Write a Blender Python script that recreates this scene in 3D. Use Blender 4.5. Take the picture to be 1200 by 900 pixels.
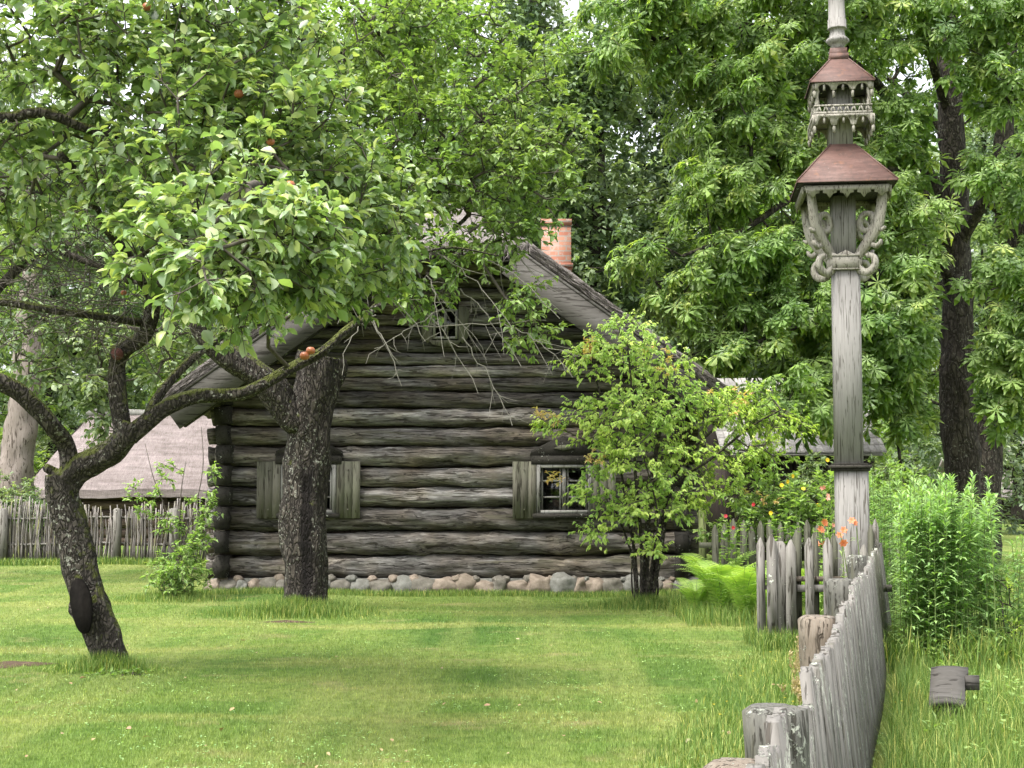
import bpy, bmesh, math, random
import numpy as np
from mathutils import Vector, Matrix, noise

for o in list(bpy.data.objects): bpy.data.objects.remove(o)
sc = bpy.context.scene
C = sc.collection
R = math.radians
rng = np.random.default_rng(7)
random.seed(7)

# ------------------------------------------------------------------ camera
F = 1660.0; EYE = 1.6; HOR = 570.0
PITCH = math.atan((HOR-450.0)/F)
cam = bpy.data.cameras.new('camera'); cam.sensor_width = 36; cam.lens = F/1200*36
cam.clip_start = 0.05; cam.clip_end = 2000
camo = bpy.data.objects.new('camera', cam); C.objects.link(camo)
camo.location = (0, 0, EYE); camo.rotation_euler = (math.pi/2+PITCH, 0, 0)
sc.camera = camo
# ------------------------------------------------------------------ light
SUN_EL, SUN_AZ = 64.0, 226.0      # azimuth clockwise from +Y : behind the camera, to the left, veiled
w = bpy.data.worlds.new('World'); sc.world = w; w.use_nodes = True
nt = w.node_tree
bg = nt.nodes['Background']; sky = nt.nodes.new('ShaderNodeTexSky'); sky.sky_type = 'NISHITA'
sky.sun_disc = False; sky.sun_elevation = R(SUN_EL); sky.sun_rotation = R(SUN_AZ)
sky.air_density = 1.0; sky.dust_density = 4.0; sky.ozone_density = 1.0
hs = nt.nodes.new('ShaderNodeHueSaturation'); hs.inputs['Saturation'].default_value = 0.22; hs.inputs['Value'].default_value = 1.15
nt.links.new(sky.outputs[0], hs.inputs['Color']); nt.links.new(hs.outputs[0], bg.inputs[0])
bg.inputs[1].default_value = 0.15
sun = bpy.data.lights.new('sun', 'SUN'); sun.energy = 1.5; sun.angle = R(25); sun.color = (1, .96, .88)
suno = bpy.data.objects.new('sun', sun); C.objects.link(suno)
sa, se = R(SUN_AZ), R(SUN_EL)
sdir = Vector((math.sin(sa)*math.cos(se), math.cos(sa)*math.cos(se), math.sin(se)))
suno.rotation_euler = sdir.to_track_quat('Z', 'Y').to_euler(); suno.location = (0, -5, 30)
sc.view_settings.view_transform = 'Standard'; sc.view_settings.look = 'None'
sc.view_settings.exposure = 1.75; sc.view_settings.gamma = 1
sc.view_settings.use_curve_mapping = False
sc.render.engine = 'CYCLES'
sc.cycles.max_bounces = 8; sc.cycles.diffuse_bounces = 5; sc.cycles.glossy_bounces = 2
sc.cycles.transmission_bounces = 6; sc.cycles.transparent_max_bounces = 8
sc.cycles.use_denoising = True

# ------------------------------------------------------------------ helpers
cp, sp = math.cos(PITCH), math.sin(PITCH)
def P(px, py, Y):
    """world point seen at photo pixel (1200x900) at world depth Y"""
    x = (px-600)/F; y = (450-py)/F
    d = (x, cp - y*sp, sp + y*cp)
    t = Y/d[1]
    return np.array([d[0]*t, Y, EYE+d[2]*t])

def tag(o, label=None, cat=None, group=None, kind=None):
    if label: o['label'] = label
    if cat: o['category'] = cat
    if group: o['group'] = group
    if kind: o['kind'] = kind
    return o
def empty(name, loc, label=None, cat=None, group=None, rz=0):
    o = bpy.data.objects.new(name, None); C.objects.link(o)
    o.location = [float(v) for v in loc]; o.rotation_euler = (0, 0, rz)
    o.empty_display_size = .1
    return tag(o, label, cat, group)
def copy_tree(o, parent=None):
    c = o.copy(); C.objects.link(c)
    if parent is not None: c.parent = parent
    for ch in list(o.children): copy_tree(ch, c)
    return c

class MB:
    def __init__(s): s.v = []; s.f = []; s.n = 0
    def add(s, verts, faces):
        verts = np.asarray(verts, dtype=np.float64).reshape(-1, 3)
        s.v.append(verts)
        for f in (faces if isinstance(faces, list) else [faces]):
            if isinstance(f, np.ndarray): s.f.append(f.astype(np.int64)+s.n)
            else: s.f.append(np.array([f], dtype=np.int64)+s.n)
        s.n += len(verts)
    def box(s, c, size, rot=None, taper=None):
        h = np.array(size)/2
        v = np.array([[x, y, z] for x in (-1, 1) for y in (-1, 1) for z in (-1, 1)], float)*h
        if taper is not None: v[v[:, 2] > 0, :2] *= taper
        if rot is not None: v = v @ np.array(rot).T
        s.add(v+np.array(c), np.array([[0,1,3,2],[4,6,7,5],[0,4,5,1],[2,3,7,6],[0,2,6,4],[1,5,7,3]]))
    def tube(s, pts, rad, n=8, cap=True, wob=0.0, wf=3.0, seed=0.0, flat=1.0):
        pts = np.asarray(pts, float); m = len(pts)
        rad = np.broadcast_to(np.asarray(rad, float), (m,))
        T = np.gradient(pts, axis=0); T /= (np.linalg.norm(T, axis=1, keepdims=True)+1e-9)
        u = np.cross(T[0], [0, 0, 1.0])
        if np.linalg.norm(u) < .1: u = np.cross(T[0], [0, 1.0, 0])
        u /= np.linalg.norm(u)
        ang = np.arange(n)*2*np.pi/n
        V = np.zeros((m, n, 3))
        for i in range(m):
            u = u - T[i]*np.dot(u, T[i]); u /= (np.linalg.norm(u)+1e-9)
            w_ = np.cross(T[i], u)
            r = rad[i]*np.ones(n)
            if wob:
                for k in range(n):
                    q = pts[i]*wf + np.array([math.cos(ang[k]), math.sin(ang[k]), 0])*1.6 + seed
                    r[k] *= 1+wob*noise.fractal(Vector(q), 1.0, 2.0, 4)
            V[i] = pts[i] + (np.cos(ang)*r)[:, None]*u + (np.sin(ang)*r*flat)[:, None]*w_
        V = V.reshape(-1, 3)
        i, k = np.meshgrid(np.arange(m-1), np.arange(n), indexing='ij')
        a = i*n+k; b = i*n+(k+1) % n
        q = np.stack([a, b, b+n, a+n], -1).reshape(-1, 4)
        fl = [q]
        if cap:
            fl.append(list(range(n))[::-1]); fl.append([(m-1)*n+k for k in range(n)])
        s.add(V, fl)
    def inst(s, tv, tf, pos, rot, scale):
        """instance template (k,3) verts with face arrays at n positions; rot (n,3,3) columns = axes"""
        n = len(pos)
        if n == 0: return
        sc_ = np.asarray(scale, float)
        if sc_.ndim == 0: sc_ = np.full(n, float(sc_))
        if sc_.ndim == 1: V = tv[None]*sc_[:, None, None]
        else: V = tv[None]*sc_[:, None, :]
        V = np.einsum('nij,nkj->nki', rot, V)+pos[:, None, :]
        k = len(tv); off = (np.arange(n)*k)
        fl = [(f[None]+off[:, None, None]).reshape(-1, f.shape[1]) for f in tf]
        s.add(V.reshape(-1, 3), fl)
    def prism(s, poly, origin, ex, ey, en, th):
        """2-D polygon (list of (a,b)) extruded by th along en"""
        poly = np.array(poly, float); ex, ey, en = map(np.array, (ex, ey, en)); n = len(poly)
        A = np.array(origin)+poly[:, :1]*ex+poly[:, 1:]*ey
        B = A+en*th
        fl = [list(range(n))[::-1], [n+i for i in range(n)]]
        q = np.array([[i, (i+1) % n, n+(i+1) % n, n+i] for i in range(n)])
        s.add(np.vstack([A, B]), fl+[q])
    def build(s, name, mat, parent=None, smooth=False):
        me = bpy.data.meshes.new(name)
        V = np.vstack(s.v)
        if parent is not None: V = V-np.array(parent_origin(parent))
        me.vertices.add(len(V)); me.vertices.foreach_set('co', V.astype(np.float32).ravel())
        loops = np.concatenate([f.ravel() for f in s.f]); tot = np.concatenate([np.full(len(f), f.shape[1]) for f in s.f])
        st = np.concatenate([[0], np.cumsum(tot)[:-1]])
        me.loops.add(len(loops)); me.loops.foreach_set('vertex_index', loops.astype(np.int32))
        me.polygons.add(len(tot)); me.polygons.foreach_set('loop_start', st.astype(np.int32))
        if smooth: me.polygons.foreach_set('use_smooth', np.ones(len(tot), bool))
        me.update(calc_edges=True); me.validate()
        me.materials.append(mat)
        o = bpy.data.objects.new(name, me); C.objects.link(o)
        if parent is not None: o.parent = parent
        return o
def parent_origin(p):
    t = Vector((0, 0, 0))
    while p is not None: t += p.location; p = p.parent
    return t

def frames(d, up, roll=None):
    """columns: x side, y = d (leaf axis), z = normal near up"""
    d = d/np.linalg.norm(d, axis=1, keepdims=True)
    x = np.cross(d, up); x /= (np.linalg.norm(x, axis=1, keepdims=True)+1e-9)
    z = np.cross(x, d)
    return np.stack([x, d, z], axis=2)
def rdir(n): 
    v = rng.normal(size=(n, 3)); return v/np.linalg.norm(v, axis=1, keepdims=True)

# leaf templates : y along the leaf
T_OVAL = (np.array([[0,0,0],[-.20,.22,.05],[.20,.22,.05],[0,.3,0],[-.30,.55,.06],[.30,.55,.06],[0,.62,-.03],[-.17,.84,-.03],[.17,.84,-.03],[0,1,-.16]]),
          [np.array([[0,3,1],[0,2,3],[7,6,9],[6,8,9]]), np.array([[1,3,6,4],[3,2,5,6]]), np.array([[4,6,7],[6,5,8]])])
T_LEAF = (np.array([[0,0,0],[-.26,.4,.06],[0,.45,-.02],[.26,.4,.06],[0,1,-.12]]), [np.array([[0,2,1],[0,3,2],[1,2,4],[2,3,4]])])
T_DIAM = (np.array([[0,0,0],[-.28,.5,.05],[.28,.5,.05],[0,1,-.1]]), [np.array([[0,2,1],[1,2,3]])])
T_LANCE = (np.array([[0,0,0],[-.09,.3,.03],[.09,.3,.03],[-.08,.65,.0],[.08,.65,.0],[0,1,-.2]]), [np.array([[0,2,1],[3,4,5]]), np.array([[1,2,4,3]])])
def palmate(nl=7, droop=.28):
    V = [[0, 0, 0]]; Fq = []; Ft = []
    for i in range(nl):
        a = (i-(nl-1)/2)*R(47 if nl == 7 else 55); L = 1-.34*abs(i-(nl-1)/2)/((nl-1)/2)
        ca, sa_ = math.cos(a), math.sin(a)
        def pt(u, v, z): return [(-u)*ca*1.0*L+v*sa_*L, u*sa_*L+v*ca*L, z*L]
        b = len(V)
        V += [pt(-.045, .3, .0), pt(.045, .3, .0), pt(-.15, .68, -.06), pt(.0, .66, -.12), pt(.15, .68, -.06), pt(0, 1, -droop-.06)]
        Ft += [[0, b, b+1], [b+2, b+3, b+5], [b+3, b+4, b+5], [b, b+3, b+1]]
        Ft += [[b, b+2, b+3], [b+1, b+3, b+4]]
    return np.array(V, float), [np.array(Ft)]
T_PALM = palmate()
T_PALM_LITE = palmate(5)

# ------------------------------------------------------------------ materials
def nmat(name):
    m = bpy.data.materials.new(name); m.use_nodes = True
    return m, m.node_tree, m.node_tree.nodes['Principled BSDF']
def N(nt, t, **k):
    n = nt.nodes.new(t)
    for a, b in k.items(): setattr(n, a, b)
    return n
def L(nt, a, b): nt.links.new(a, b)
def coords(nt, scale=(1, 1, 1), kind='Object', island=0.0):
    tc = N(nt, 'ShaderNodeTexCoord'); mp = N(nt, 'ShaderNodeMapping'); mp.inputs['Scale'].default_value = scale
    L(nt, tc.outputs[kind], mp.inputs[0])
    if island:
        g = N(nt, 'ShaderNodeNewGeometry'); mu = N(nt, 'ShaderNodeMath', operation='MULTIPLY'); mu.inputs[1].default_value = island
        L(nt, g.outputs['Random Per Island'], mu.inputs[0]); L(nt, mu.outputs[0], mp.inputs['Location'])
    return mp.outputs[0]
def tnoise(nt, co, scale, detail=5, rough=.6, dist=0):
    n = N(nt, 'ShaderNodeTexNoise'); n.inputs['Scale'].default_value = scale; n.inputs['Detail'].default_value = detail
    n.inputs['Roughness'].default_value = rough; n.inputs['Distortion'].default_value = dist
    if co is not None: L(nt, co, n.inputs['Vector'])
    return n.outputs['Fac']
def ramp(nt, fac, stops, interp='LINEAR'):
    r = N(nt, 'ShaderNodeValToRGB'); r.color_ramp.interpolation = interp
    el = r.color_ramp.elements
    while len(el) > len(stops): el.remove(el[-1])
    while len(el) < len(stops): el.new(.5)
    for e, (p, c) in zip(el, stops):
        e.position = p; e.color = (*c, 1) if len(c) == 3 else c
    L(nt, fac, r.inputs[0]); return r.outputs[0]
def mix(nt, fac, a, b, mode='MIX'):
    m = N(nt, 'ShaderNodeMix', data_type='RGBA', blend_type=mode)
    if isinstance(fac, (int, float)): m.inputs[0].default_value = fac
    else: L(nt, fac, m.inputs[0])
    for i, v in ((6, a), (7, b)):
        if isinstance(v, tuple): m.inputs[i].default_value = (*v, 1)
        else: L(nt, v, m.inputs[i])
    return m.outputs[2]
def bump(nt, h, bsdf, strength=.5, dist=.02):
    b = N(nt, 'ShaderNodeBump'); b.inputs['Strength'].default_value = strength; b.inputs['Distance'].default_value = dist
    L(nt, h, b.inputs['Height']); L(nt, b.outputs[0], bsdf.inputs['Normal']); return b
def island(nt): return N(nt, 'ShaderNodeNewGeometry').outputs['Random Per Island']

def leaf_mat(name, cols, trans=.35, rough=.5, spec=.35, clump=None, tcol=(1.35, 1.5, .55)):
    """cols: list of base colours picked per leaf; clump: colour tint over low frequency noise (natural variation, older leaves)"""
    m, nt, b = nmat(name)
    def olive(c):
        g = .3*c[0]+.6*c[1]+.1*c[2]; return (c[0]*.84+g*.16*1.12, c[1]*.84+g*.16, c[2]*.84+g*.16*.9)
    cols = [olive(c) for c in cols] if 'leaf' in name else cols
    st = [(i/(len(cols)-1), c) for i, c in enumerate(cols)]
    c = ramp(nt, island(nt), st)
    if clump is not None:
        n = tnoise(nt, coords(nt), clump[0], 2); f = ramp(nt, n, [(.4, (0, 0, 0)), (.62, (1, 1, 1))])
        c = mix(nt, f, c, clump[1], 'MULTIPLY')
    L(nt, c, b.inputs['Base Color']); b.inputs['Roughness'].default_value = rough; b.inputs['Specular IOR Level'].default_value = spec
    t = N(nt, 'ShaderNodeBsdfTranslucent'); tc = mix(nt, 1.0, c, tcol, 'MULTIPLY'); L(nt, tc, t.inputs[0])
    ms = N(nt, 'ShaderNodeMixShader'); ms.inputs[0].default_value = trans
    out = nt.nodes['Material Output']
    L(nt, b.outputs[0], ms.inputs[1]); L(nt, t.outputs[0], ms.inputs[2]); L(nt, ms.outputs[0], out.inputs[0])
    return m
def bark_mat(name, dark, mid, light, lichen=None, moss=0.0, sc_=(1, 1, .28), fr=14, bs=1.0, lich_t=.62):
    m, nt, b = nmat(name)
    co = coords(nt, sc_)
    v = N(nt, 'ShaderNodeTexVoronoi', feature='DISTANCE_TO_EDGE'); v.inputs['Scale'].default_value = fr
    nd = tnoise(nt, co, 6, 4); mx = N(nt, 'ShaderNodeMix', data_type='VECTOR'); 
    ad = N(nt, 'ShaderNodeVectorMath', operation='ADD'); L(nt, co, ad.inputs[0])
    nv = N(nt, 'ShaderNodeTexNoise'); nv.inputs['Scale'].default_value = 9; L(nt, co, nv.inputs['Vector'])
    scv = N(nt, 'ShaderNodeVectorMath', operation='SCALE'); scv.inputs['Scale'].default_value = .22; L(nt, nv.outputs['Color'], scv.inputs[0])
    L(nt, scv.outputs[0], ad.inputs[1]); L(nt, ad.outputs[0], v.inputs['Vector'])
    crack = ramp(nt, v.outputs['Distance'], [(0, (0, 0, 0)), (.22, (1, 1, 1))])
    fine = tnoise(nt, co, 30, 6, .7)
    c = ramp(nt, fine, [(.3, dark), (.52, mid), (.75, light)])
    c = mix(nt, crack, dark, c)
    if lichen:
        ln = tnoise(nt, coords(nt), 26, 4, .65); lb = tnoise(nt, coords(nt), 3, 2)
        am = N(nt, 'ShaderNodeMath', operation='ADD'); L(nt, ln, am.inputs[0]); 
        mm = N(nt, 'ShaderNodeMath', operation='MULTIPLY'); L(nt, lb, mm.inputs[0]); mm.inputs[1].default_value = .35
        L(nt, mm.outputs[0], am.inputs[1])
        lf = ramp(nt, am.outputs[0], [(lich_t+.12, (0, 0, 0)), (lich_t+.17, (1, 1, 1))])
        c = mix(nt, lf, c, lichen)
    if moss:
        g = N(nt, 'ShaderNodeNewGeometry'); sx = N(nt, 'ShaderNodeSeparateXYZ'); L(nt, g.outputs['Normal'], sx.inputs[0])
        mn = tnoise(nt, coords(nt), 7, 4, .7); aa = N(nt, 'ShaderNodeMath', operation='MULTIPLY_ADD'); aa.inputs[1].default_value = .35
        L(nt, sx.outputs[2], aa.inputs[0]); L(nt, mn, aa.inputs[2])
        mf = ramp(nt, aa.outputs[0], [(.72-moss*.2, (0, 0, 0)), (.84-moss*.2, (1, 1, 1))])
        c = mix(nt, mf, c, (.075, .085, .02))
    L(nt, c, b.inputs['Base Color']); b.inputs['Roughness'].default_value = .9; b.inputs['Specular IOR Level'].default_value = .2
    h = mix(nt, .35, crack, fine)
    bump(nt, h, b, bs, .03)
    return m
def wood_mat(name, stops, axis='x', fr=3.0, stretch=14, bs=.5, lichen=0.0, stain=None, isl=20.0, crack=True, tint=.35, lcol=(.5, .52, .44), moss=None):
    m, nt, b = nmat(name)
    s = {'x': (1/stretch, 1, 1), 'y': (1, 1/stretch, 1), 'z': (1, 1, 1/stretch)}[axis]
    co = coords(nt, s, island=isl)
    n1 = tnoise(nt, co, fr, 6, .68, .6); n2 = tnoise(nt, co, fr*6, 5, .7, .3); n3 = tnoise(nt, co, fr*22, 4, .7)
    a = N(nt, 'ShaderNodeMix', data_type='FLOAT'); a.inputs[0].default_value = .45; L(nt, n1, a.inputs[2]); L(nt, n2, a.inputs[3])
    a2 = N(nt, 'ShaderNodeMix', data_type='FLOAT'); a2.inputs[0].default_value = .25; L(nt, a.outputs[0], a2.inputs[2]); L(nt, n3, a2.inputs[3])
    c = ramp(nt, a2.outputs[0], stops)
    r = island(nt); tr = ramp(nt, r, [(0, (1-tint,)*3), (1, (1+tint*.6,)*3)])
    c = mix(nt, 1.0, c, tr, 'MULTIPLY')
    hh = a2.outputs[0]
    if crack:
        ck = ramp(nt, tnoise(nt, co, fr*9, 3, .5, .8), [(.38, (0, 0, 0)), (.43, (1, 1, 1))])
        c = mix(nt, 1.0, c, mix(nt, ck, (.35, .33, .3), (1, 1, 1)), 'MULTIPLY')
        hh = mix(nt, .5, hh, ck)
    if stain:
        sf = ramp(nt, tnoise(nt, coords(nt), 1.1, 3), [(.42, (0, 0, 0)), (.7, (1, 1, 1))])
        c = mix(nt, sf, c, mix(nt, 1.0, c, stain, 'MULTIPLY'))
    if moss:
        mf = ramp(nt, tnoise(nt, coords(nt, s, island=isl*.7), fr*1.5, 4, .7), [(.55, (0, 0, 0)), (.68, (1, 1, 1))])
        c = mix(nt, mf, c, moss)
    if lichen:
        l1 = tnoise(nt, coords(nt), 42, 4, .7); l2 = tnoise(nt, coords(nt), 5, 3)
        am = N(nt, 'ShaderNodeMath', operation='MULTIPLY'); L(nt, l1, am.inputs[0]); L(nt, l2, am.inputs[1])
        lf = ramp(nt, am.outputs[0], [(.40-lichen*.2, (0, 0, 0)), (.43-lichen*.2, (1, 1, 1))])
        c = mix(nt, lf, c, lcol); hh = mix(nt, .4, hh, lf)
    L(nt, c, b.inputs['Base Color']); b.inputs['Roughness'].default_value = .82; b.inputs['Specular IOR Level'].default_value = .25
    bump(nt, hh, b, bs, .03)
    return m
def plain(name, col, rough=.6, nz=.0, fr=20, spec=.3):
    m, nt, b = nmat(name)
    if nz:
        f = tnoise(nt, coords(nt), fr, 5); c = ramp(nt, f, [(.3, tuple(v*(1-nz) for v in col)), (.7, tuple(v*(1+nz) for v in col))]); L(nt, c, b.inputs['Base Color'])
        bump(nt, f, b, .3, .01)
    else: b.inputs['Base Color'].default_value = (*col, 1)
    b.inputs['Roughness'].default_value = rough; b.inputs['Specular IOR Level'].default_value = spec
    return m

def grass_colour(nt):
    """lawn colour over the ground plane in metres; shared by soil sheet and blades"""
    g = N(nt, 'ShaderNodeNewGeometry')
    def mp(sx, sy):
        m = N(nt, 'ShaderNodeMapping'); m.inputs['Scale'].default_value = (sx, sy, 0); L(nt, g.outputs['Position'], m.inputs[0]); return m.outputs[0]
    big = tnoise(nt, mp(.35, .35), 1.0, 4, .6, .4)
    str_ = tnoise(nt, mp(.16, .95), 1.0, 4, .65, .3)
    fine = tnoise(nt, mp(1, 1), 9, 5, .7)
    c = ramp(nt, big, [(.32, (.08, .152, .034)), (.5, (.132, .212, .048)), (.68, (.195, .26, .068))])
    c = mix(nt, ramp(nt, str_, [(.5, (0, 0, 0)), (.66, (.75, .75, .75))]), c, (.29, .31, .105))
    st2 = tnoise(nt, mp(1.1, .07), 1.0, 3, .55)
    c = mix(nt, ramp(nt, st2, [(.45, (0, 0, 0)), (.62, (.6, .6, .6))]), c, (.26, .3, .1))
    c = mix(nt, .8, c, mix(nt, 1.0, c, ramp(nt, fine, [(.3, (.5, .58, .45)), (.7, (1.5, 1.42, 1.55))]), 'MULTIPLY'))
    dn = tnoise(nt, mp(.9, 1.6), 1.0, 5, .7)
    c = mix(nt, ramp(nt, dn, [(.58, (0, 0, 0)), (.7, (.75, .75, .75))]), c, (.33, .29, .15))
    return c
def ground_mat():
    m, nt, b = nmat('lawn_ground'); c = grass_colour(nt)
    c = mix(nt, 1.0, c, (.72, .72, .66), 'MULTIPLY')
    L(nt, c, b.inputs['Base Color']); b.inputs['Roughness'].default_value = .9; b.inputs['Specular IOR Level'].default_value = .1
    g = N(nt, 'ShaderNodeNewGeometry'); bump(nt, tnoise(nt, g.outputs['Position'], 40, 5, .8), b, .7, .04)
    return m
def blade_mat(name, mul=(1, 1, 1), alt=None):
    m, nt, b = nmat(name)
    c = grass_colour(nt) if alt is None else ramp(nt, island(nt), alt)
    c = mix(nt, 1.0, c, ramp(nt, island(nt), [(0, tuple(.7*v for v in mul)), (.9, tuple(1.25*v for v in mul)), (1, (1.9, 1.6, 1.5))]), 'MULTIPLY')
    L(nt, c, b.inputs['Base Color']); b.inputs['Roughness'].default_value = .6; b.inputs['Specular IOR Level'].default_value = .2
    t = N(nt, 'ShaderNodeBsdfTranslucent'); L(nt, mix(nt, 1.0, c, (1.3, 1.35, .7), 'MULTIPLY'), t.inputs[0])
    ms = N(nt, 'ShaderNodeMixShader'); ms.inputs[0].default_value = .35
    L(nt, b.outputs[0], ms.inputs[1]); L(nt, t.outputs[0], ms.inputs[2]); L(nt, ms.outputs[0], nt.nodes['Material Output'].inputs[0])
    return m

M = {}
M['ground'] = ground_mat()
M['blade'] = blade_mat('lawn_blade')
M['tall'] = blade_mat('tall_grass_blade', alt=[(0, (.085, .165, .035)), (.6, (.14, .225, .05)), (1, (.27, .3, .1))])
M['apple_leaf'] = leaf_mat('apple_leaf', [(0.077, 0.132, 0.050), (0.132, 0.220, 0.072), (0.209, 0.341, 0.110), (0.286, 0.429, 0.138), (0.396, 0.462, 0.132), (0.220, 0.330, 0.165), (0.374, 0.440, 0.264)], .38, .38, .6, (1.3, (.8, .85, .75)), (1.25, 1.35, .6))
M['apple_leaf2'] = leaf_mat('apple_leaf_yellowish', [(0.130, 0.217, 0.068), (0.217, 0.332, 0.082), (0.292, 0.403, 0.109), (0.185, 0.290, 0.082)], .4, .42, .45, (1.2, (.75, .85, .75)), (1.3, 1.4, .5))
M['chest_leaf'] = leaf_mat('chestnut_leaf', [(0.101, 0.176, 0.052), (0.165, 0.261, 0.072), (0.230, 0.352, 0.091), (0.287, 0.422, 0.104), (0.186, 0.282, 0.098), (0.430, 0.507, 0.117)], .45, .4, .45, (.7, (.75, .85, .8)), (1.6, 1.8, .5))
M['bg_leaf'] = leaf_mat('woodland_leaf', [(0.139, 0.208, 0.103), (0.216, 0.292, 0.144), (0.337, 0.404, 0.207)], .38, .5, .4, (.45, (.6, .7, .65)))
M['bg_leaf2'] = leaf_mat('woodland_leaf_bright', [(0.129, 0.227, 0.044), (0.211, 0.329, 0.058), (0.316, 0.411, 0.077)], .45, .5, .35, (.6, (.7, .8, .7)))
M['bg_leaf3'] = leaf_mat('woodland_leaf_grey_haze', [(0.165, 0.233, 0.149), (0.255, 0.335, 0.210), (0.397, 0.456, 0.308)], .35, .5, .4, (.45, (.6, .7, .65)))  # pale grey-green; on the far wood, haze put into the leaf colour
M['bush_leaf'] = leaf_mat('spindle_leaf', [(0.276, 0.418, 0.053), (0.415, 0.566, 0.074), (0.552, 0.646, 0.105), (0.332, 0.484, 0.063)], .45, .45, .35, (2.0, (.65, .78, .8)))
M['red_leaf'] = leaf_mat('reddish_leaf', [(0.550, 0.297, 0.154), (0.572, 0.396, 0.154), (0.462, 0.440, 0.132), (0.605, 0.330, 0.220)], .4)
M['shrub_leaf'] = leaf_mat('shrub_leaf', [(0.132, 0.242, 0.055), (0.220, 0.363, 0.077), (0.308, 0.440, 0.110)], .4, .45, .4)
M['gold_leaf'] = leaf_mat('goldenrod_leaf', [(0.165, 0.305, 0.099), (0.234, 0.403, 0.121), (0.329, 0.500, 0.152)], .4, .5, .35)
M['fern'] = leaf_mat('fern_leaf', [(.2, .36, .05), (.28, .45, .06), (.35, .5, .08)], .4, .5, .3)
M['stem'] = plain('green_stem', (.12, .17, .05), .6)
M['bark'] = bark_mat('apple_bark', (.02, .017, .014), (.065, .056, .046), (.135, .12, .1), (.22, .22, .18), .6, (1, 1, .5), 20, .9, .67)
M['bark_old'] = bark_mat('old_bark', (.016, .013, .011), (.06, .051, .042), (.13, .114, .095), (.24, .24, .2), .25, (1, 1, .32), 19, 1.0, .66)
M['bark_chest'] = bark_mat('chestnut_bark', (.018, .015, .012), (.055, .047, .038), (.12, .105, .085), (.16, .16, .13), .1, (1, 1, .4), 10, .9, .68)
M['bark_bg'] = bark_mat('woodland_bark', (.015, .012, .01), (.045, .038, .03), (.09, .08, .065), None, 0, (1, 1, .4), 8, .7)
M['twig'] = plain('twig_bark', (.07, .06, .047), .85, .35, 30)
M['twig_pale'] = plain('dead_twig_bark', (.16, .15, .125), .85, .3, 30)
M['dead'] = wood_mat('bare_dead_wood', [(.3, (0.118, 0.092, 0.076)), (.6, (0.231, 0.197, 0.176)), (.8, (0.286, 0.260, 0.239))], 'z', 3, 8, .4)
M['log'] = wood_mat('weathered_log', [(.33, (0.009, 0.007, 0.007)), (.43, (0.037, 0.033, 0.029)), (.53, (0.121, 0.114, 0.106)), (.66, (0.382, 0.371, 0.352))], 'x', 3.0, 12, 1.0, 0, (1.1, .95, .75), 30, moss=(.075, .07, .045))
M['log_end'] = wood_mat('weathered_log_end', [(.3, (0.013, 0.010, 0.009)), (.6, (0.035, 0.032, 0.025)), (.8, (0.059, 0.055, 0.045))], 'y', 5, 3, .7, .1)
M['board'] = wood_mat('barge_board_wood', [(.28, (0.028, 0.025, 0.020)), (.5, (0.067, 0.062, 0.055)), (.72, (0.112, 0.107, 0.099))], 'x', 3, 12, .4, .0, None, 20)
M['shutter'] = wood_mat('shutter_wood', [(.28, (0.053, 0.048, 0.035)), (.5, (0.104, 0.097, 0.076)), (.72, (0.157, 0.147, 0.121))], 'z', 4, 12, .4, 0, (.9, 1.05, .8), 10)
M['frame'] = wood_mat('window_frame_paint', [(.3, (0.110, 0.105, 0.094)), (.6, (0.209, 0.204, 0.188)), (.8, (0.253, 0.247, 0.231))], 'z', 4, 6, .3)
M['pole'] = wood_mat('pole_wood', [(.25, (0.095, 0.089, 0.082)), (.48, (0.183, 0.174, 0.163)), (.72, (0.258, 0.247, 0.233))], 'z', 9, 26, .35, 0, None, 10, tint=.06)
M['carve'] = wood_mat('carved_wood', [(.25, (0.105, 0.095, 0.075)), (.45, (0.226, 0.210, 0.176)), (.72, (0.327, 0.308, 0.269))], 'z', 9, 5, .6, .2, None, 8, crack=True, tint=.15, lcol=(.16, .16, .12))
M['fence'] = wood_mat('fence_board_wood', [(.25, (0.069, 0.062, 0.055)), (.5, (0.155, 0.145, 0.132)), (.75, (0.241, 0.227, 0.207))], 'z', 3, 9, .8, .50, None, 20, tint=.22, lcol=(.3, .31, .26), moss=(.1, .095, .07))
M['picket'] = wood_mat('picket_wood', [(.25, (0.073, 0.067, 0.057)), (.5, (0.174, 0.163, 0.146)), (.75, (0.276, 0.260, 0.239))], 'z', 4, 12, .7, .08, None, 20)
M['picket_dark'] = wood_mat('shaded_picket_wood', [(.25, (0.032, 0.032, 0.024)), (.5, (0.077, 0.077, 0.054)), (.75, (0.128, 0.128, 0.096))], 'z', 4, 12, .5, .1, None, 20)  # darker copy of the picket wood, shade put into its colour
M['mossy_post'] = wood_mat('mossy_post_wood', [(.3, (.035, .035, .03)), (.5, (.095, .092, .08)), (.72, (.19, .185, .165))], 'z', 7, 6, .8, .50, None, 20, tint=.22, lcol=(.3, .31, .26), moss=(.1, .095, .07))
M['post'] = wood_mat('split_post_wood', [(.25, (0.061, 0.043, 0.028)), (.5, (0.155, 0.127, 0.099)), (.75, (0.234, 0.211, 0.178))], 'z', 7, 7, 1.0, .2, None, 20)
M['stick'] = wood_mat('fence_stick_bark', [(.25, (0.083, 0.071, 0.064)), (.5, (0.191, 0.173, 0.160)), (.75, (0.293, 0.268, 0.248))], 'z', 5, 5, .3, 0, None, 40, tint=.5, moss=(.24, .24, .09))
M['greenpost'] = wood_mat('algae_green_post', [(.25, (0.056, 0.070, 0.021)), (.5, (0.112, 0.133, 0.049)), (.75, (0.182, 0.196, 0.091))], 'z', 4, 12, .5)
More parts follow.
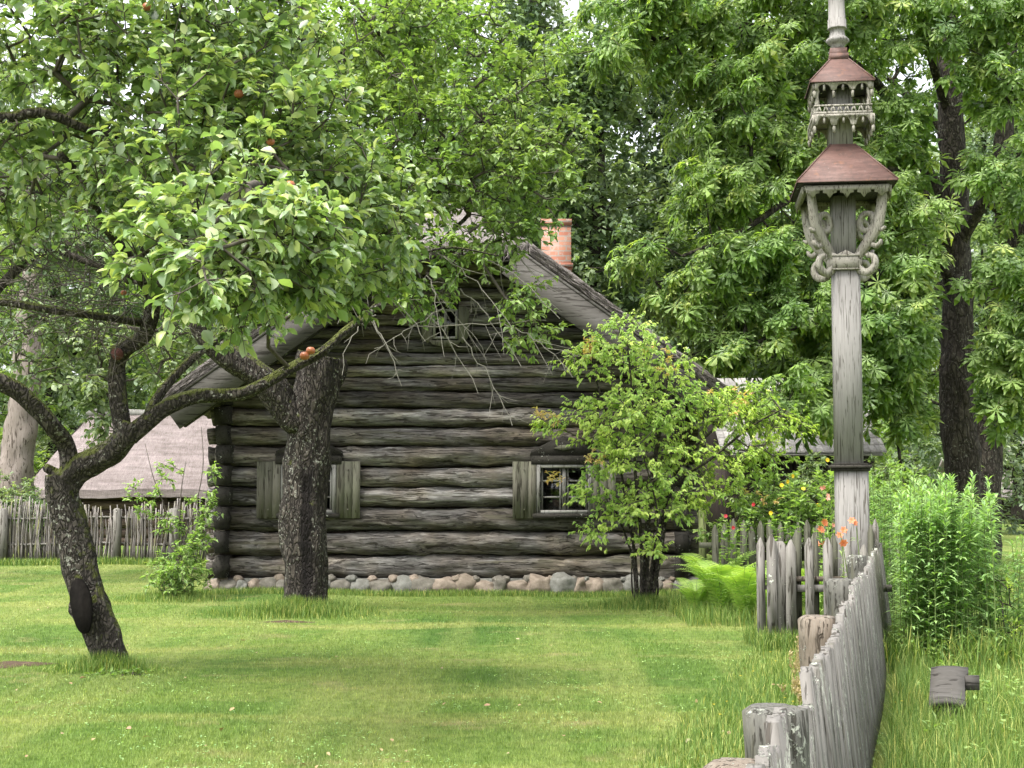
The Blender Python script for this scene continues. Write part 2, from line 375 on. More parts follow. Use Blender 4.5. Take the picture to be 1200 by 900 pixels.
M['darkwall'] = wood_mat('dark_plank_wall', [(.3, (.012, .009, .007)), (.6, (.035, .026, .022)), (.8, (.07, .055, .045))], 'z', 3, 12, .5)
M['brownlog'] = wood_mat('brown_log_wall', [(.3, (.03, .022, .016)), (.55, (.09, .065, .048)), (.8, (.17, .13, .1))], 'x', 3, 14, .6)
M['glassdark'] = plain('plank_floor', (.08, .07, .06), .8, .3)
def thatch_mat(name, c1, c2, axis='y'):
    m, nt, b = nmat(name)
    co = coords(nt, (1, .12, .12)); n = tnoise(nt, co, 42, 6, .75); n2 = tnoise(nt, coords(nt), .9, 5, .7); n3 = tnoise(nt, coords(nt), 60, 4, .8); n4 = tnoise(nt, coords(nt, (.25, 1, 2.2)), 5, 5, .7)
    a1 = N(nt, 'ShaderNodeMix', data_type='FLOAT'); a1.inputs[0].default_value = .45; L(nt, n, a1.inputs[2]); L(nt, n3, a1.inputs[3])
    c = ramp(nt, a1.outputs[0], [(.34, tuple(v*.35 for v in c1)), (.48, c1), (.64, c2)])
    c = mix(nt, .75, c, mix(nt, 1.0, c, ramp(nt, n2, [(.3, (.6, .58, .55)), (.7, (1.25, 1.25, 1.25))]), 'MULTIPLY'))
    c = mix(nt, .6, c, mix(nt, 1.0, c, ramp(nt, n4, [(.35, (.6, .6, .58)), (.6, (1.15, 1.15, 1.15))]), 'MULTIPLY'))
    L(nt, c, b.inputs['Base Color']); b.inputs['Roughness'].default_value = .95; b.inputs['Specular IOR Level'].default_value = .1
    h = mix(nt, .4, a1.outputs[0], n4)
    bump(nt, h, b, 1.0, .08); return m
M['thatch'] = thatch_mat('grey_thatch', (.19, .17, .163), (.33, .3, .288))
M['thatch_pink'] = thatch_mat('pinkish_reed_thatch', (.225, .19, .187), (.31, .268, .265))
def shingle_mat():
    m, nt, b = nmat('grey_wooden_shingles')
    co = coords(nt, (1, 1, 1), island=9); n = tnoise(nt, co, 14, 5, .7)
    c = ramp(nt, n, [(.3, (.15, .14, .13)), (.7, (.3, .285, .27))])
    c = mix(nt, 1.0, c, ramp(nt, island(nt), [(0, (.7,)*3), (1, (1.2,)*3)]), 'MULTIPLY')
    L(nt, c, b.inputs['Base Color']); b.inputs['Roughness'].default_value = .85; bump(nt, n, b, .5, .01); return m
M['shingle'] = shingle_mat()
def brick_mat():
    m, nt, b = nmat('old_red_brick')
    tc = N(nt, 'ShaderNodeTexCoord'); sx = N(nt, 'ShaderNodeSeparateXYZ'); L(nt, tc.outputs['Object'], sx.inputs[0])
    ad = N(nt, 'ShaderNodeMath', operation='ADD'); L(nt, sx.outputs[0], ad.inputs[0]); L(nt, sx.outputs[1], ad.inputs[1])
    cb = N(nt, 'ShaderNodeCombineXYZ'); L(nt, ad.outputs[0], cb.inputs[0]); L(nt, sx.outputs[2], cb.inputs[1])
    br = N(nt, 'ShaderNodeTexBrick'); L(nt, cb.outputs[0], br.inputs['Vector']); br.inputs['Scale'].default_value = 1
    br.inputs['Brick Width'].default_value = .27; br.inputs['Row Height'].default_value = .085; br.inputs['Mortar Size'].default_value = .011
    br.inputs['Color1'].default_value = (.25, .09, .055, 1); br.inputs['Color2'].default_value = (.32, .15, .095, 1); br.inputs['Mortar'].default_value = (.2, .18, .155, 1)
    f = tnoise(nt, coords(nt), 12, 5, .7); c = mix(nt, ramp(nt, f, [(.52, (0, 0, 0)), (.62, (.7, .7, .7))]), br.outputs['Color'], (.29, .22, .185))
    L(nt, c, b.inputs['Base Color']); b.inputs['Roughness'].default_value = .9; bump(nt, br.outputs['Fac'], b, -.6, .02); return m
M['brick'] = brick_mat()
def roofmetal():
    m, nt, b = nmat('faded_red_tin')
    f = tnoise(nt, coords(nt, (.5, 1, 3)), 9, 5, .65); c = ramp(nt, f, [(.3, (.05, .024, .018)), (.5, (.085, .041, .031)), (.72, (.13, .072, .058))])
    f2 = tnoise(nt, coords(nt), 22, 4, .7); c = mix(nt, ramp(nt, f2, [(.66, (0, 0, 0)), (.72, (1, 1, 1))]), c, (.2, .16, .14))
    f3 = tnoise(nt, coords(nt, (5, 5, .5)), 5, 5, .7); c = mix(nt, ramp(nt, f3, [(.5, (0, 0, 0)), (.68, (.7, .7, .7))]), c, (.045, .026, .02))
    f4 = tnoise(nt, coords(nt), 7, 4, .6); c = mix(nt, ramp(nt, f4, [(.6, (0, 0, 0)), (.7, (.5, .5, .5))]), c, (.17, .07, .03))
    L(nt, c, b.inputs['Base Color']); b.inputs['Roughness'].default_value = .7; bump(nt, f, b, .35, .01); return m
M['tin'] = roofmetal()
def stone_mat():
    m, nt, b = nmat('fieldstone')
    f = tnoise(nt, coords(nt, island=7), 11, 6, .7)
    c = ramp(nt, island(nt), [(0, (.26, .24, .215)), (.3, (.37, .30, .25)), (.5, (.30, .30, .29)), (.75, (.42, .34, .29)), (1, (.35, .345, .33))], 'CONSTANT')
    c = mix(nt, 1.0, c, ramp(nt, f, [(.3, (.26, .25, .21)), (.7, (.6, .6, .55))]), 'MULTIPLY')
    L(nt, c, b.inputs['Base Color']); b.inputs['Roughness'].default_value = .85; bump(nt, f, b, .5, .02); return m
M['stone'] = stone_mat()
def glass_mat():
    m, nt, b = nmat('old_window_glass')
    g = N(nt, 'ShaderNodeBsdfGlossy'); g.inputs['Roughness'].default_value = .05; t = N(nt, 'ShaderNodeBsdfTransparent'); t.inputs[0].default_value = (.75, .78, .76, 1)
    lw = N(nt, 'ShaderNodeFresnel'); lw.inputs[0].default_value = 1.5; ms = N(nt, 'ShaderNodeMixShader')
    L(nt, lw.outputs[0], ms.inputs[0]); L(nt, t.outputs[0], ms.inputs[1]); L(nt, g.outputs[0], ms.inputs[2]); L(nt, ms.outputs[0], nt.nodes['Material Output'].inputs[0])
    return m
M['glass'] = glass_mat()
M['iron'] = plain('dark_iron', (.04, .035, .035), .6, .3)
M['hollow'] = plain('hollow_shade_wood', (.008, .007, .006), .95, .4, 20, .05)  # near-black: the shade inside the hollow is put into a flat face
M['apple'] = leaf_mat('apple_skin', [(0.385, 0.121, 0.048), (0.350, 0.165, 0.060), (0.315, 0.088, 0.042)], .0, .35, .4)
M['apple_green'] = leaf_mat('green_apple_skin', [(.35, .4, .08), (.4, .42, .1)], .0, .35, .4)
M['soil'] = plain('bare_soil', (.07, .05, .035), .95, .4, 25, .05)
M['terracotta'] = plain('terracotta', (0.294, 0.154, 0.091), .8, .15)
M['lily'] = leaf_mat('orange_lily_petal', [(0.600, 0.128, 0.032), (0.640, 0.240, 0.128), (0.560, 0.160, 0.064)], .3)
M['yellow'] = leaf_mat('yellow_petal', [(0.640, 0.440, 0.016), (0.680, 0.496, 0.032)], .3)
M['red'] = leaf_mat('red_rose_petal', [(.35, .015, .03), (.45, .03, .04)], .3)
M['pink'] = leaf_mat('pink_petal', [(0.600, 0.280, 0.224), (0.560, 0.224, 0.176)], .3)
M['fallen'] = leaf_mat('fallen_leaf', [(0.320, 0.256, 0.096), (0.280, 0.160, 0.080), (0.336, 0.304, 0.160)], .1)
M['seed'] = leaf_mat('dry_seed_head', [(0.336, 0.272, 0.136), (0.440, 0.360, 0.208), (0.304, 0.224, 0.112)], .3)

def split_bark(src):
    m = src.copy(); m.name = 'split_old_bark'; nt = m.node_tree; b = nt.nodes['Principled BSDF']
    old = b.inputs['Base Color'].links[0].from_socket
    tc = N(nt, 'ShaderNodeTexCoord'); sx = N(nt, 'ShaderNodeSeparateXYZ'); L(nt, tc.outputs['Object'], sx.inputs[0])
    nz = tnoise(nt, tc.outputs['Object'], 3.5, 4, .6)
    w1 = N(nt, 'ShaderNodeMath', operation='MULTIPLY_ADD'); L(nt, nz, w1.inputs[0]); w1.inputs[1].default_value = .22; L(nt, sx.outputs[0], w1.inputs[2])
    w2 = N(nt, 'ShaderNodeMath', operation='ADD'); L(nt, w1.outputs[0], w2.inputs[0]); w2.inputs[1].default_value = -.13
    ab = N(nt, 'ShaderNodeMath', operation='ABSOLUTE'); L(nt, w2.outputs[0], ab.inputs[0])
    f = ramp(nt, ab.outputs[0], [(.06, (1, 1, 1)), (.10, (0, 0, 0))])
    g = ramp(nt, sx.outputs[2], [(.0, (0, 0, 0)), (.0, (0, 0, 0))])
    z1 = N(nt, 'ShaderNodeMapRange'); z1.inputs[1].default_value = 1.75; z1.inputs[2].default_value = 1.95; z1.inputs[3].default_value = 1; z1.inputs[4].default_value = 0; L(nt, sx.outputs[2], z1.inputs[0])
    mu = N(nt, 'ShaderNodeMath', operation='MULTIPLY'); L(nt, f, mu.inputs[0]); L(nt, z1.outputs[0], mu.inputs[1])
    L(nt, mix(nt, mu.outputs[0], old, (.009, .007, .006)), b.inputs['Base Color']); return m
M['bark_split'] = split_bark(M['bark_old'])
def smooth(pts, n):
    """Catmull-Rom through control points"""
    p = np.array(pts, float); p = np.vstack([2*p[0]-p[1], p, 2*p[-1]-p[-2]]); out = []
    m = len(p)-3
    for t in np.linspace(0, m-1e-6, n):
        i = int(t); u = t-i; a, b_, c, d = p[i:i+4]
        out.append(.5*((2*b_)+(-a+c)*u+(2*a-5*b_+4*c-d)*u*u+(-a+3*b_-3*c+d)*u**3))
    return np.array(out)
# ================================================================== ground
def ground_z(x, y):
    """a nearly level lawn with faint swells"""
    return .02*np.sin(x*.7+1.3)*np.sin(y*.5+.4)+.012*np.sin(x*2.1+y*1.3)
def ground():
    b = MB()
    xs = np.concatenate([[-900, -400, -150, -60], np.linspace(-30, 30, 121), [60, 150, 400, 900]])
    ys = np.concatenate([[-200, -60, -20], np.linspace(-6, 60, 133), [90, 150, 400, 1500]])
    X, Y = np.meshgrid(xs, ys); Z = np.where((np.abs(X) < 31) & (Y < 61) & (Y > -7), ground_z(X, Y), 0)
    V = np.stack([X, Y, Z], -1).reshape(-1, 3); n = len(xs)
    i, j = np.meshgrid(np.arange(len(ys)-1), np.arange(n-1), indexing='ij'); a = i*n+j
    b.add(V, np.stack([a, a+1, a+n+1, a+n], -1).reshape(-1, 4))
    tag(b.build('ground', M['ground'], smooth=True), kind='structure')
ground()

def rough_log(b, x0, x1, y, z, r, seed, axis='x', n=14, seg=.16, wob=.12, flat=.92):
    m = max(3, int(abs(x1-x0)/seg))
    t = np.linspace(0, 1, m); s = seed*3.7
    mid = .05*r*np.sin(t*5+s)
    rr = r*(1+.05*np.sin(t*7+s)+.035*np.sin(t*19+s*2)+.12*(t-.5)*math.sin(s*3))
    for _ in range(int(abs(x1-x0)/1.3)):
        kx = (math.sin(s*12.9+_*7.7)*.5+.5); rr = rr*(1+.09*np.exp(-((t-kx)*abs(x1-x0)/.09)**2))
    a = x0+(x1-x0)*t
    pts = np.stack([a, y+mid*.6, z+mid], -1) if axis == 'x' else np.stack([y+mid*.6, a, z+mid], -1)
    b.tube(pts, rr, n, True, wob, 2.2, s, flat)

# ================================================================== log house
HX, HY = -.91, 21.6
RF = 20.72; RB = RF+10.5      # roof front and back planes
APEX, SL = 5.82, .72         # barge-board top line
def log_house():
    h = empty('log_house', (HX, HY, 0), 'old log house with grey thatched roof, barge boards and shuttered windows', 'house')
    zb = [.19, .56, .92, 1.29, 1.59, 1.91, 2.22, 2.51, 2.80, 3.06, 3.27, 3.47, 3.66, 3.86, 4.06, 4.26, 4.46, 4.66, 4.86, 5.06, 5.26, 5.44]
    wins = [P(362, 570, HY)[0], P(661, 570, HY)[0]]
    front = MB(); k = 0
    for z0, z1 in zip(zb[:-1], zb[1:]):
        k += 1; zc = (z0+z1)/2; r = (z1-z0)/2*1.03
        half = 3.62
        lim = (APEX-.3-zc)/SL
        if zc > 2.7: half = min(3.62, lim+.05)
        spans = [(HX-half, HX+half)]
        if 1.29 <= z0 < 1.9:
            a, c = .40, .40
            spans = [(HX-half, wins[0]-a), (wins[0]+c, wins[1]-a), (wins[1]+c, HX+half)]
        if abs(zc-4.1) < .3 or (3.9 < zc < 4.4):
            ax = P(522, 380, HY)[0]; spans = [(HX-half, ax-.2), (ax+.2, HX+half)]
        for i, (a, c) in enumerate(spans):
            rough_log(front, a, c, HY+.19, zc, r, k*1.3+i*.77, n=26, wob=.28, seg=.08)
    # short protruding ends of the front logs beyond the side walls
    for z0, z1 in zip(zb[:10], zb[1:11]):
        zc = (z0+z1)/2; r = (z1-z0)/2*.98
        for s in (-1, 1):
            rough_log(front, HX+s*3.60, HX+s*(3.74+.03*math.sin(zc*9)), HY+.19, zc, r, zc*5, n=12)
    front.build('wall', M['log'], h, True)
    ln = MB(); yl = HY+.27  # unseen dark backing, added to stop light showing through the log gaps
    for x0, x1, z0, z1 in ((HX-3.5, HX+3.5, .2, 1.2), (HX-3.5, HX+3.5, 1.93, 2.8), (HX-3.5, wins[0]-.42, 1.2, 1.93), (wins[0]+.42, wins[1]-.42, 1.2, 1.93), (wins[1]+.42, HX+3.5, 1.2, 1.93)):
        ln.box(((x0+x1)/2, yl, (z0+z1)/2), (x1-x0-.002, .04, z1-z0-.002))
    axw, azw = P(522, 380, HY)[0], P(522, 380, HY)[2]
    def tri_x(z): return (APEX-.32-z)/SL
    for s in (-1, 1):
        zt = APEX-.32-abs(axw+s*.19-HX)*SL
        ln.prism([(HX+s*3.5, 2.8), (axw+s*.19, 2.8), (axw+s*.19, min(zt, 5.3)), (HX+s*min(3.5, tri_x(2.85)), 2.85)], (0, yl-.02, 0), (1, 0, 0), (0, 0, 1), (0, 1, 0), .04)
    ln.box((axw, yl, (2.8+azw-.22)/2), (.378, .04, azw-.22-2.8)); ln.box((axw, yl, (azw+.22+5.3)/2), (.378, .04, 5.3-azw-.22))
    ln.build('gap_light_stop', M['darkwall'], h)
    back = MB()
    for z0, z1 in zip(zb[:-1], zb[1:]):
        zc = (z0+z1)/2; half = min(3.62, max(.1, (APEX-.3-zc)/SL)) if zc > 2.7 else 3.62
        rough_log(back, HX-half, HX+half, HY+9.3, zc, (z1-z0)/2*1.07, zc*3, n=10, seg=.6)
    tag(back.build('wall', M['log'], h, True), 'rear log gable wall')
    for s in (-1, 1):
        side = MB()
        for z0, z1 in zip(zb[:9], zb[1:10]):
            zc = (z0+z1)/2+.02; r = (z1-z0)/2*.97
            side_r = r
            side.box((HX+s*(3.46+.02*math.sin(zc*17)), HY+4.7-.05*math.sin(zc*11), zc), (.19+.03*math.sin(zc*31), 9.9, (z1-z0)*.88), np.array(Matrix.Rotation(.07*math.sin(zc*23), 3, 'Y')))
            rough_log(side, HY-.2, HY-.1, HX+s*3.47, zc, side_r*.7, zc*7+s, axis='y', n=12, seg=.05, flat=.9)
        side.build('side_wall', M['log_end'], h, False)
    # foundation stones
    st = MB(); bm = bmesh.new(); bmesh.ops.create_icosphere(bm, subdivisions=3, radius=1)
    sv = np.array([v.co[:] for v in bm.verts]); sf = np.array([[v.index for v in f.verts] for f in bm.faces]); bm.free()
    x = HX-3.7
    while x < HX+3.75:
        wd = random.uniform(.16, .4); hh = random.uniform(.13, .2)
        disp = np.array([1+.35*noise.noise(Vector(v)*1.6+Vector((x*7, 0, 0)))+.1*noise.noise(Vector(v)*4+Vector((x*3, 0, 0))) for v in sv])
        V = np.sign(sv)*np.abs(sv)**.8*disp[:, None]*np.array([wd*.62, .2, hh*.9])+np.array([x+wd/2, HY+.0+random.uniform(-.06, .04), hh*.5])
        st.add(V, sf)
        if random.random() < .7:
            w2 = random.uniform(.05, .1)
            st.add(sv*disp[:, None]*np.array([w2, .1, w2*.8])+np.array([x+wd, HY-.02, .2]), sf)
        x += wd*.93
    st.box((HX, HY+.12, .1), (7.3, .2, .22))
    st.build('foundation', M['stone'], h, True)
    fl = MB(); fl.box((HX, HY+4.7, .3), (6.7, 8.8, .06)); fl.box((HX, HY+4.7, 2.75), (6.6, 8.6, .06)); fl.build('plank_floor', M['glassdark'], h)
    # thatch : four planes with thickness, subdivided and made uneven
    rt = MB()
    ZR = 6.08; W = 4.25
    ez = ZR-.735*W
    hipz = 5.22; hx = (ZR-hipz)/.735
    rid0 = (HX, RF+1.25, ZR+.0); rid1 = (HX, RB-1.25, ZR)
    def patch(A, B, Cc, D, nu, nv):
        """A-B lower edge, D-C upper edge"""
        A, B, Cc, D = map(np.array, (A, B, Cc, D)); V = []
        for j in range(nv+1):
            for i in range(nu+1):
                u, v = i/nu, j/nv
                p = (A*(1-u)+B*u)*(1-v)+(D*(1-u)+Cc*u)*v
                p = p+np.array([0, 0, .05*noise.fractal(Vector(p)*1.6, 1, 2, 4) - .05*math.sin(v*math.pi)])
                V.append(p)
        V = np.array(V); th = np.array([0, 0, -.2]); n = nu+1; m = len(V)
        i, j = np.meshgrid(np.arange(nv), np.arange(nu), indexing='ij'); a = i*n+j
        top = np.stack([a, a+1, a+n+1, a+n], -1).reshape(-1, 4)
        rim = [k for k in range(nu+1)]+[(j+1)*n-1 for j in range(1, nv+1)]+[nv*n+k for k in range(nu-1, -1, -1)]+[j*n for j in range(nv-1, 0, -1)]
        q = np.array([[rim[i], m+rim[i], m+rim[(i+1) % len(rim)], rim[(i+1) % len(rim)]] for i in range(len(rim))])
        rt.add(np.vstack([V, V+th]), [top, top[:, ::-1]+m, q])
    for s in (-1, 1):
        e0 = (HX+s*W, RF, ez); e1 = (HX+s*W, RB, ez)
        h0 = (HX+s*hx, RF, hipz); h1 = (HX+s*hx, RB, hipz)
        # rectangle part up to hip level then part that narrows to the ridge
        patch(e0, e1, h1, h0, 60, 22); patch(h0, h1, rid1, rid0, 60, 8)
    patch((HX-hx, RF, hipz), (HX+hx, RF, hipz), rid0, rid0, 20, 10)
    patch((HX-hx, RB, hipz), (HX+hx, RB, hipz), rid1, rid1, 20, 10)
    roof = rt.build('roof', M['thatch'], h)
    # straw fringe on the verge and hip edge
    fr = MB(); n = 5200
    u = rng.random(n); side = rng.integers(0, 3, n)
    pos = np.zeros((n, 3)); d = np.zeros((n, 3))
    for s, sg in ((0, -1), (1, 1)):
        mk = side == s; xx = hx+(W-hx)*u[mk]
        pos[mk] = np.stack([HX+sg*xx, RF-.01+rng.normal(0, .02, mk.sum()), ZR-.735*xx-.04-rng.random(mk.sum())*.15], -1)
        d[mk] = np.stack([sg*np.ones(mk.sum())*.8, -.25+rng.normal(0, .2, mk.sum()), -.62+rng.normal(0, .12, mk.sum())], -1)
    mk = side == 2
    pos[mk] = np.stack([HX+(u[mk]*2-1)*hx, RF+rng.random(mk.sum())*.25, hipz-.02-rng.random(mk.sum())*.16], -1); pos[mk, 2] += (pos[mk, 1]-RF)*.55
    d[mk] = np.stack([rng.normal(0, .18, mk.sum()), -.55+rng.normal(0, .12, mk.sum()), -.62+rng.normal(0, .15, mk.sum())], -1)
    tv = np.array([[-.035, 0, 0], [.035, 0, 0], [.01, 1, 0]]); 
    fr.inst(tv, [np.array([[0, 1, 2]])], pos, frames(d, rdir(n)), rng.uniform(.1, .26, n))
    fr.build('straw_fringe', M['thatch'], roof)
    # barge boards (two boards each side, upper strip lighter)
    for s in (-1, 1):
        bb = MB(); L0 = np.array([HX+s*1.02, 0, APEX-SL*1.02]); L1 = np.array([HX+s*4.2, 0, APEX-SL*4.2])
        dx = (L1-L0); ln = np.linalg.norm(dx); e = dx/ln; nrm = np.array([0, 0, 1.0]); nrm = nrm-e*np.dot(nrm, e); nrm /= np.linalg.norm(nrm)
        rot = np.stack([e, [0, 1, 0], nrm], 1)
        c = (L0+L1)/2
        bb.box(c+np.array([0, RF-.03, 0])-nrm*.24, (ln, .045, .40), rot)
        ob = bb.build('barge_board', M['board'], h)
        b2 = MB(); b2.box(c+np.array([0, RF+.12, 0])-nrm*.015, (ln, .36, .035), rot); b2.build('barge_cap', M['board'], ob)
        # soffit poles under the overhang
        rf = MB(); rf.box(c+np.array([0, RF+.42, 0])-nrm*.33, (ln, .12, .12), rot); rf.build('rafter', M['log_end'], h)
    # collar beam under the hip
    cb = MB(); cb.box((HX, RF+.1, 4.98), (2.5, .14, .14)); cb.build('hip_beam', M['log_end'], h)
    # chimney
    ch = MB(); cx = P(652, 280, 24)[0]
    ch.box((cx, 24.2, 5.1), (.5, .5, 1.96)); ch.box((cx, 24.2, 6.1), (.525, .525, .12))
    ch.box((cx, 24.2, 5.36), (.56, .56, .07))
    ch.build('chimney', M['brick'], h)
    # windows
    for wi, wx in enumerate(wins):
        fr = MB(); y = HY-.0
        z0, z1 = 1.19, 1.93; hw = .39
        fr.box((wx-hw, y+.02, (z0+z1)/2), (.055, .16, z1-z0)); fr.box((wx+hw, y+.02, (z0+z1)/2), (.055, .16, z1-z0))
        fr.box((wx, y+.02, z0+.025), (2*hw-.06, .15, .05)); fr.box((wx, y+.02, z1-.025), (2*hw-.06, .15, .05))
        fr.box((wx, y+.03, (z0+z1)/2), (.055, .10, z1-z0-.1))
        for sg in (-1, 1):
            for zz in (z0+(z1-z0)/3, z0+(z1-z0)*2/3): fr.box((wx+sg*.195, y+.035, zz), (.33, .035, .026))
            for xx in (.055, .335): fr.box((wx+sg*xx, y+.035, (z0+z1)/2), (.03, .045, z1-z0-.1))
        fo = fr.build('window', M['frame'], h)
        pn = MB(); pn.box((wx, y+.05, (z0+z1)/2), (2*hw-.08, .006, z1-z0-.08)); pn.build('pane', M['glass'], fo)
        tr = MB(); tr.box((wx, y-.01, z1+.07), (1.0, .11, .13)); tr.build('lintel', M['log_end'], fo)
        tr = MB(); tr.box((wx, y-.03, z0-.035), (.95, .15, .07)); tr.build('sill', M['log_end'], fo)
        pd = MB(); pd.prism([(-.52, 0), (.52, 0), (.5, .07), (.12, .26), (0, .3), (-.12, .26), (-.5, .07)], (wx, y-.02, z1+.14), (1, 0, 0), (0, 0, 1), (0, 1, 0), .09)
        pd.build('pediment', M['log_end'], fo)
        d = MB(); d.prism([(-.16, 0), (0, -.035), (.16, 0), (.05, .05), (-.05, .05)], (wx, y-.05, z1+.25), (1, 0, 0), (0, 0, 1), (0, 1, 0), .026); d.build('carved_ornament', M['shutter'], fo)
        for sg in (-1, 1):
            sh = MB(); cx = wx+sg*(hw+.215); zc = (1.12+1.98)/2
            for q in range(3): sh.box((cx-.12+.12*q, y-.045, zc+random.uniform(-.004, .004)), (.116, .028, .86))
            for zz in (zc-.3, zc+.3): sh.box((cx, y-.073, zz), (.02, .01, .02))
            sho = sh.build('shutter', M['shutter'], h)
            st = MB(); 
            for zz in (1.28, 1.83): st.box((cx, y-.018, zz), (.33, .02, .06))
            st.build('shutter_batten', M['shutter'], sho)
    # attic window
    a = P(522, 380, HY); ax, az = a[0], a[2]; y = HY-.02
    fr = MB(); 
    for sx_ in (-.17, 0, .17): fr.box((ax+sx_, y, az), (.035, .08, .42))
    for sz_ in (-.21, 0, .21): fr.box((ax, y+.005, az+sz_), (.38, .07, .035))
    fo = fr.build('attic_window', M['frame'], h)
    pn = MB(); pn.box((ax, y+.02, az), (.34, .006, .4)); pn.build('pane', M['glass'], fo)
    for sg in (-1, 1):
        pl = MB(); cx = ax+sg*.27
        pl.prism([(-.07, -.24), (.0, -.3), (.07, -.22), (.1, -.05), (.075, .05), (.1, .16), (.05, .27), (-.07, .27)][::1] if sg > 0 else [(.07, -.24), (.07, .27), (-.05, .27), (-.1, .16), (-.075, .05), (-.1, -.05), (-.07, -.22), (0, -.3)],
                 (cx, y-.03, az), (1, 0, 0), (0, 0, 1), (0, 1, 0), .03)
        pl.build('window_ornament', M['shutter'], h)
    sl = MB(); sl.prism([(-.25, 0), (.25, 0), (.2, -.06), (.05, -.1), (-.05, -.1), (-.2, -.06)], (ax, y-.04, az-.25), (1, 0, 0), (0, 0, 1), (0, 1, 0), .035); sl.build('window_ornament', M['shutter'], h)
    # flower pot inside the right window
    px_, _, pz_ = P(653, 596, HY+.2)
    pt = empty('potted_plant', (px_, HY+.2, 1.24), 'small terracotta pot with green plant behind the right window panes', 'plant pot')
    b = MB(); b.tube([(px_, HY+.2, 1.24), (px_, HY+.2, 1.36), (px_, HY+.2, 1.362), (px_, HY+.2, 1.39)], [.045, .065, .075, .075], 16); b.build('pot', M['terracotta'], pt)
    b = MB(); n = 40; p0 = np.tile([px_, HY+.2, 1.39], (n, 1))+rng.normal(0, .03, (n, 3))+[0, 0, .06]
    b.inst(*T_LEAF, p0, frames(rdir(n)+[0, 0, .5], rdir(n)), .09); b.build('leaves', M['shrub_leaf'], pt)
log_house()

# ================================================================== outbuildings
def thatched_barn():
    y0 = 38.0
    h = empty('thatched_barn', (-9.5, y0, 0), 'low barn with pinkish thatched roof behind the stick fence', 'barn')
    el = P(25, 574, y0); ridy = y0+2.9
    rl = P(106, 486, ridy); x1 = -4.5
    rt = MB(); ez, rz = el[2], rl[2]+.02
    A = np.array([[el[0], y0, ez], [x1, y0, ez], [x1, ridy, rz], [rl[0], ridy, rz]])
    nu, nv = 50, 24; V = []
    for j in range(nv+1):
        for i in range(nu+1):
            u, v = i/nu, j/nv; p = (A[0]*(1-u)+A[1]*u)*(1-v)+(A[3]*(1-u)+A[2]*u)*v
            V.append(p+[0, 0, .05*noise.fractal(Vector(p)*.9, 1, 2, 4)+.03*math.sin(p[0]*1.1)])
    n = nu+1; i, j = np.meshgrid(np.arange(nv), np.arange(nu), indexing='ij'); a = i*n+j
    rt.add(np.array(V), np.stack([a, a+1, a+n+1, a+n], -1).reshape(-1, 4))
    V2 = np.array(V)-[0, 0, .22]; rt.add(V2, np.stack([a, a+n, a+n+1, a+1], -1).reshape(-1, 4))
    e = np.array(V)[:n]; rt.add(np.vstack([e, e-[0, 0, .22]]), np.array([[k, n+k, n+k+1, k+1] for k in range(n-1)]))
    # far slope and hip end
    by = ridy+2.9
    rt.add([[el[0], by, ez], [x1, by, ez], [x1, ridy, rz], [rl[0], ridy, rz]], np.array([[0, 3, 2, 1]]))
    rt.add([[el[0], y0, ez], [el[0], by, ez], [rl[0], ridy, rz], [el[0], y0, ez-.22], [el[0], by, ez-.22]], [np.array([[0, 2, 1]]), np.array([[0, 1, 4, 3]])])
    ro = rt.build('roof', M['thatch_pink'], h, False)
    rc = MB(); rc.tube(np.stack([np.linspace(rl[0]-.1, x1, 20), np.full(20, ridy), rz+.02+.02*np.sin(np.arange(20))], -1), .12, 8, wob=.2)
    rc.build('ridge_cap', M['frame'], ro)
    wl = MB(); z = .1; k = 0
    while z < ez-.1: rough_log(wl, el[0]+.5, x1, y0+.55, z, .14, k, n=10, seg=.5); rough_log(wl, y0+.55, by-.5, el[0]+.6, z, .13, k+.5, axis='y', n=8, seg=.6); z += .25; k += 1
    wl.build('wall', M['brownlog'], h, True)
    dp = MB(); q = P(232, 600, y0+.3)
    for xx in (q[0]-.9, q[0]-.1): dp.box((xx, y0+.36, .7), (.16, .12, 1.4))
    dp.build('door_post', M['brownlog'], h)
thatched_barn()

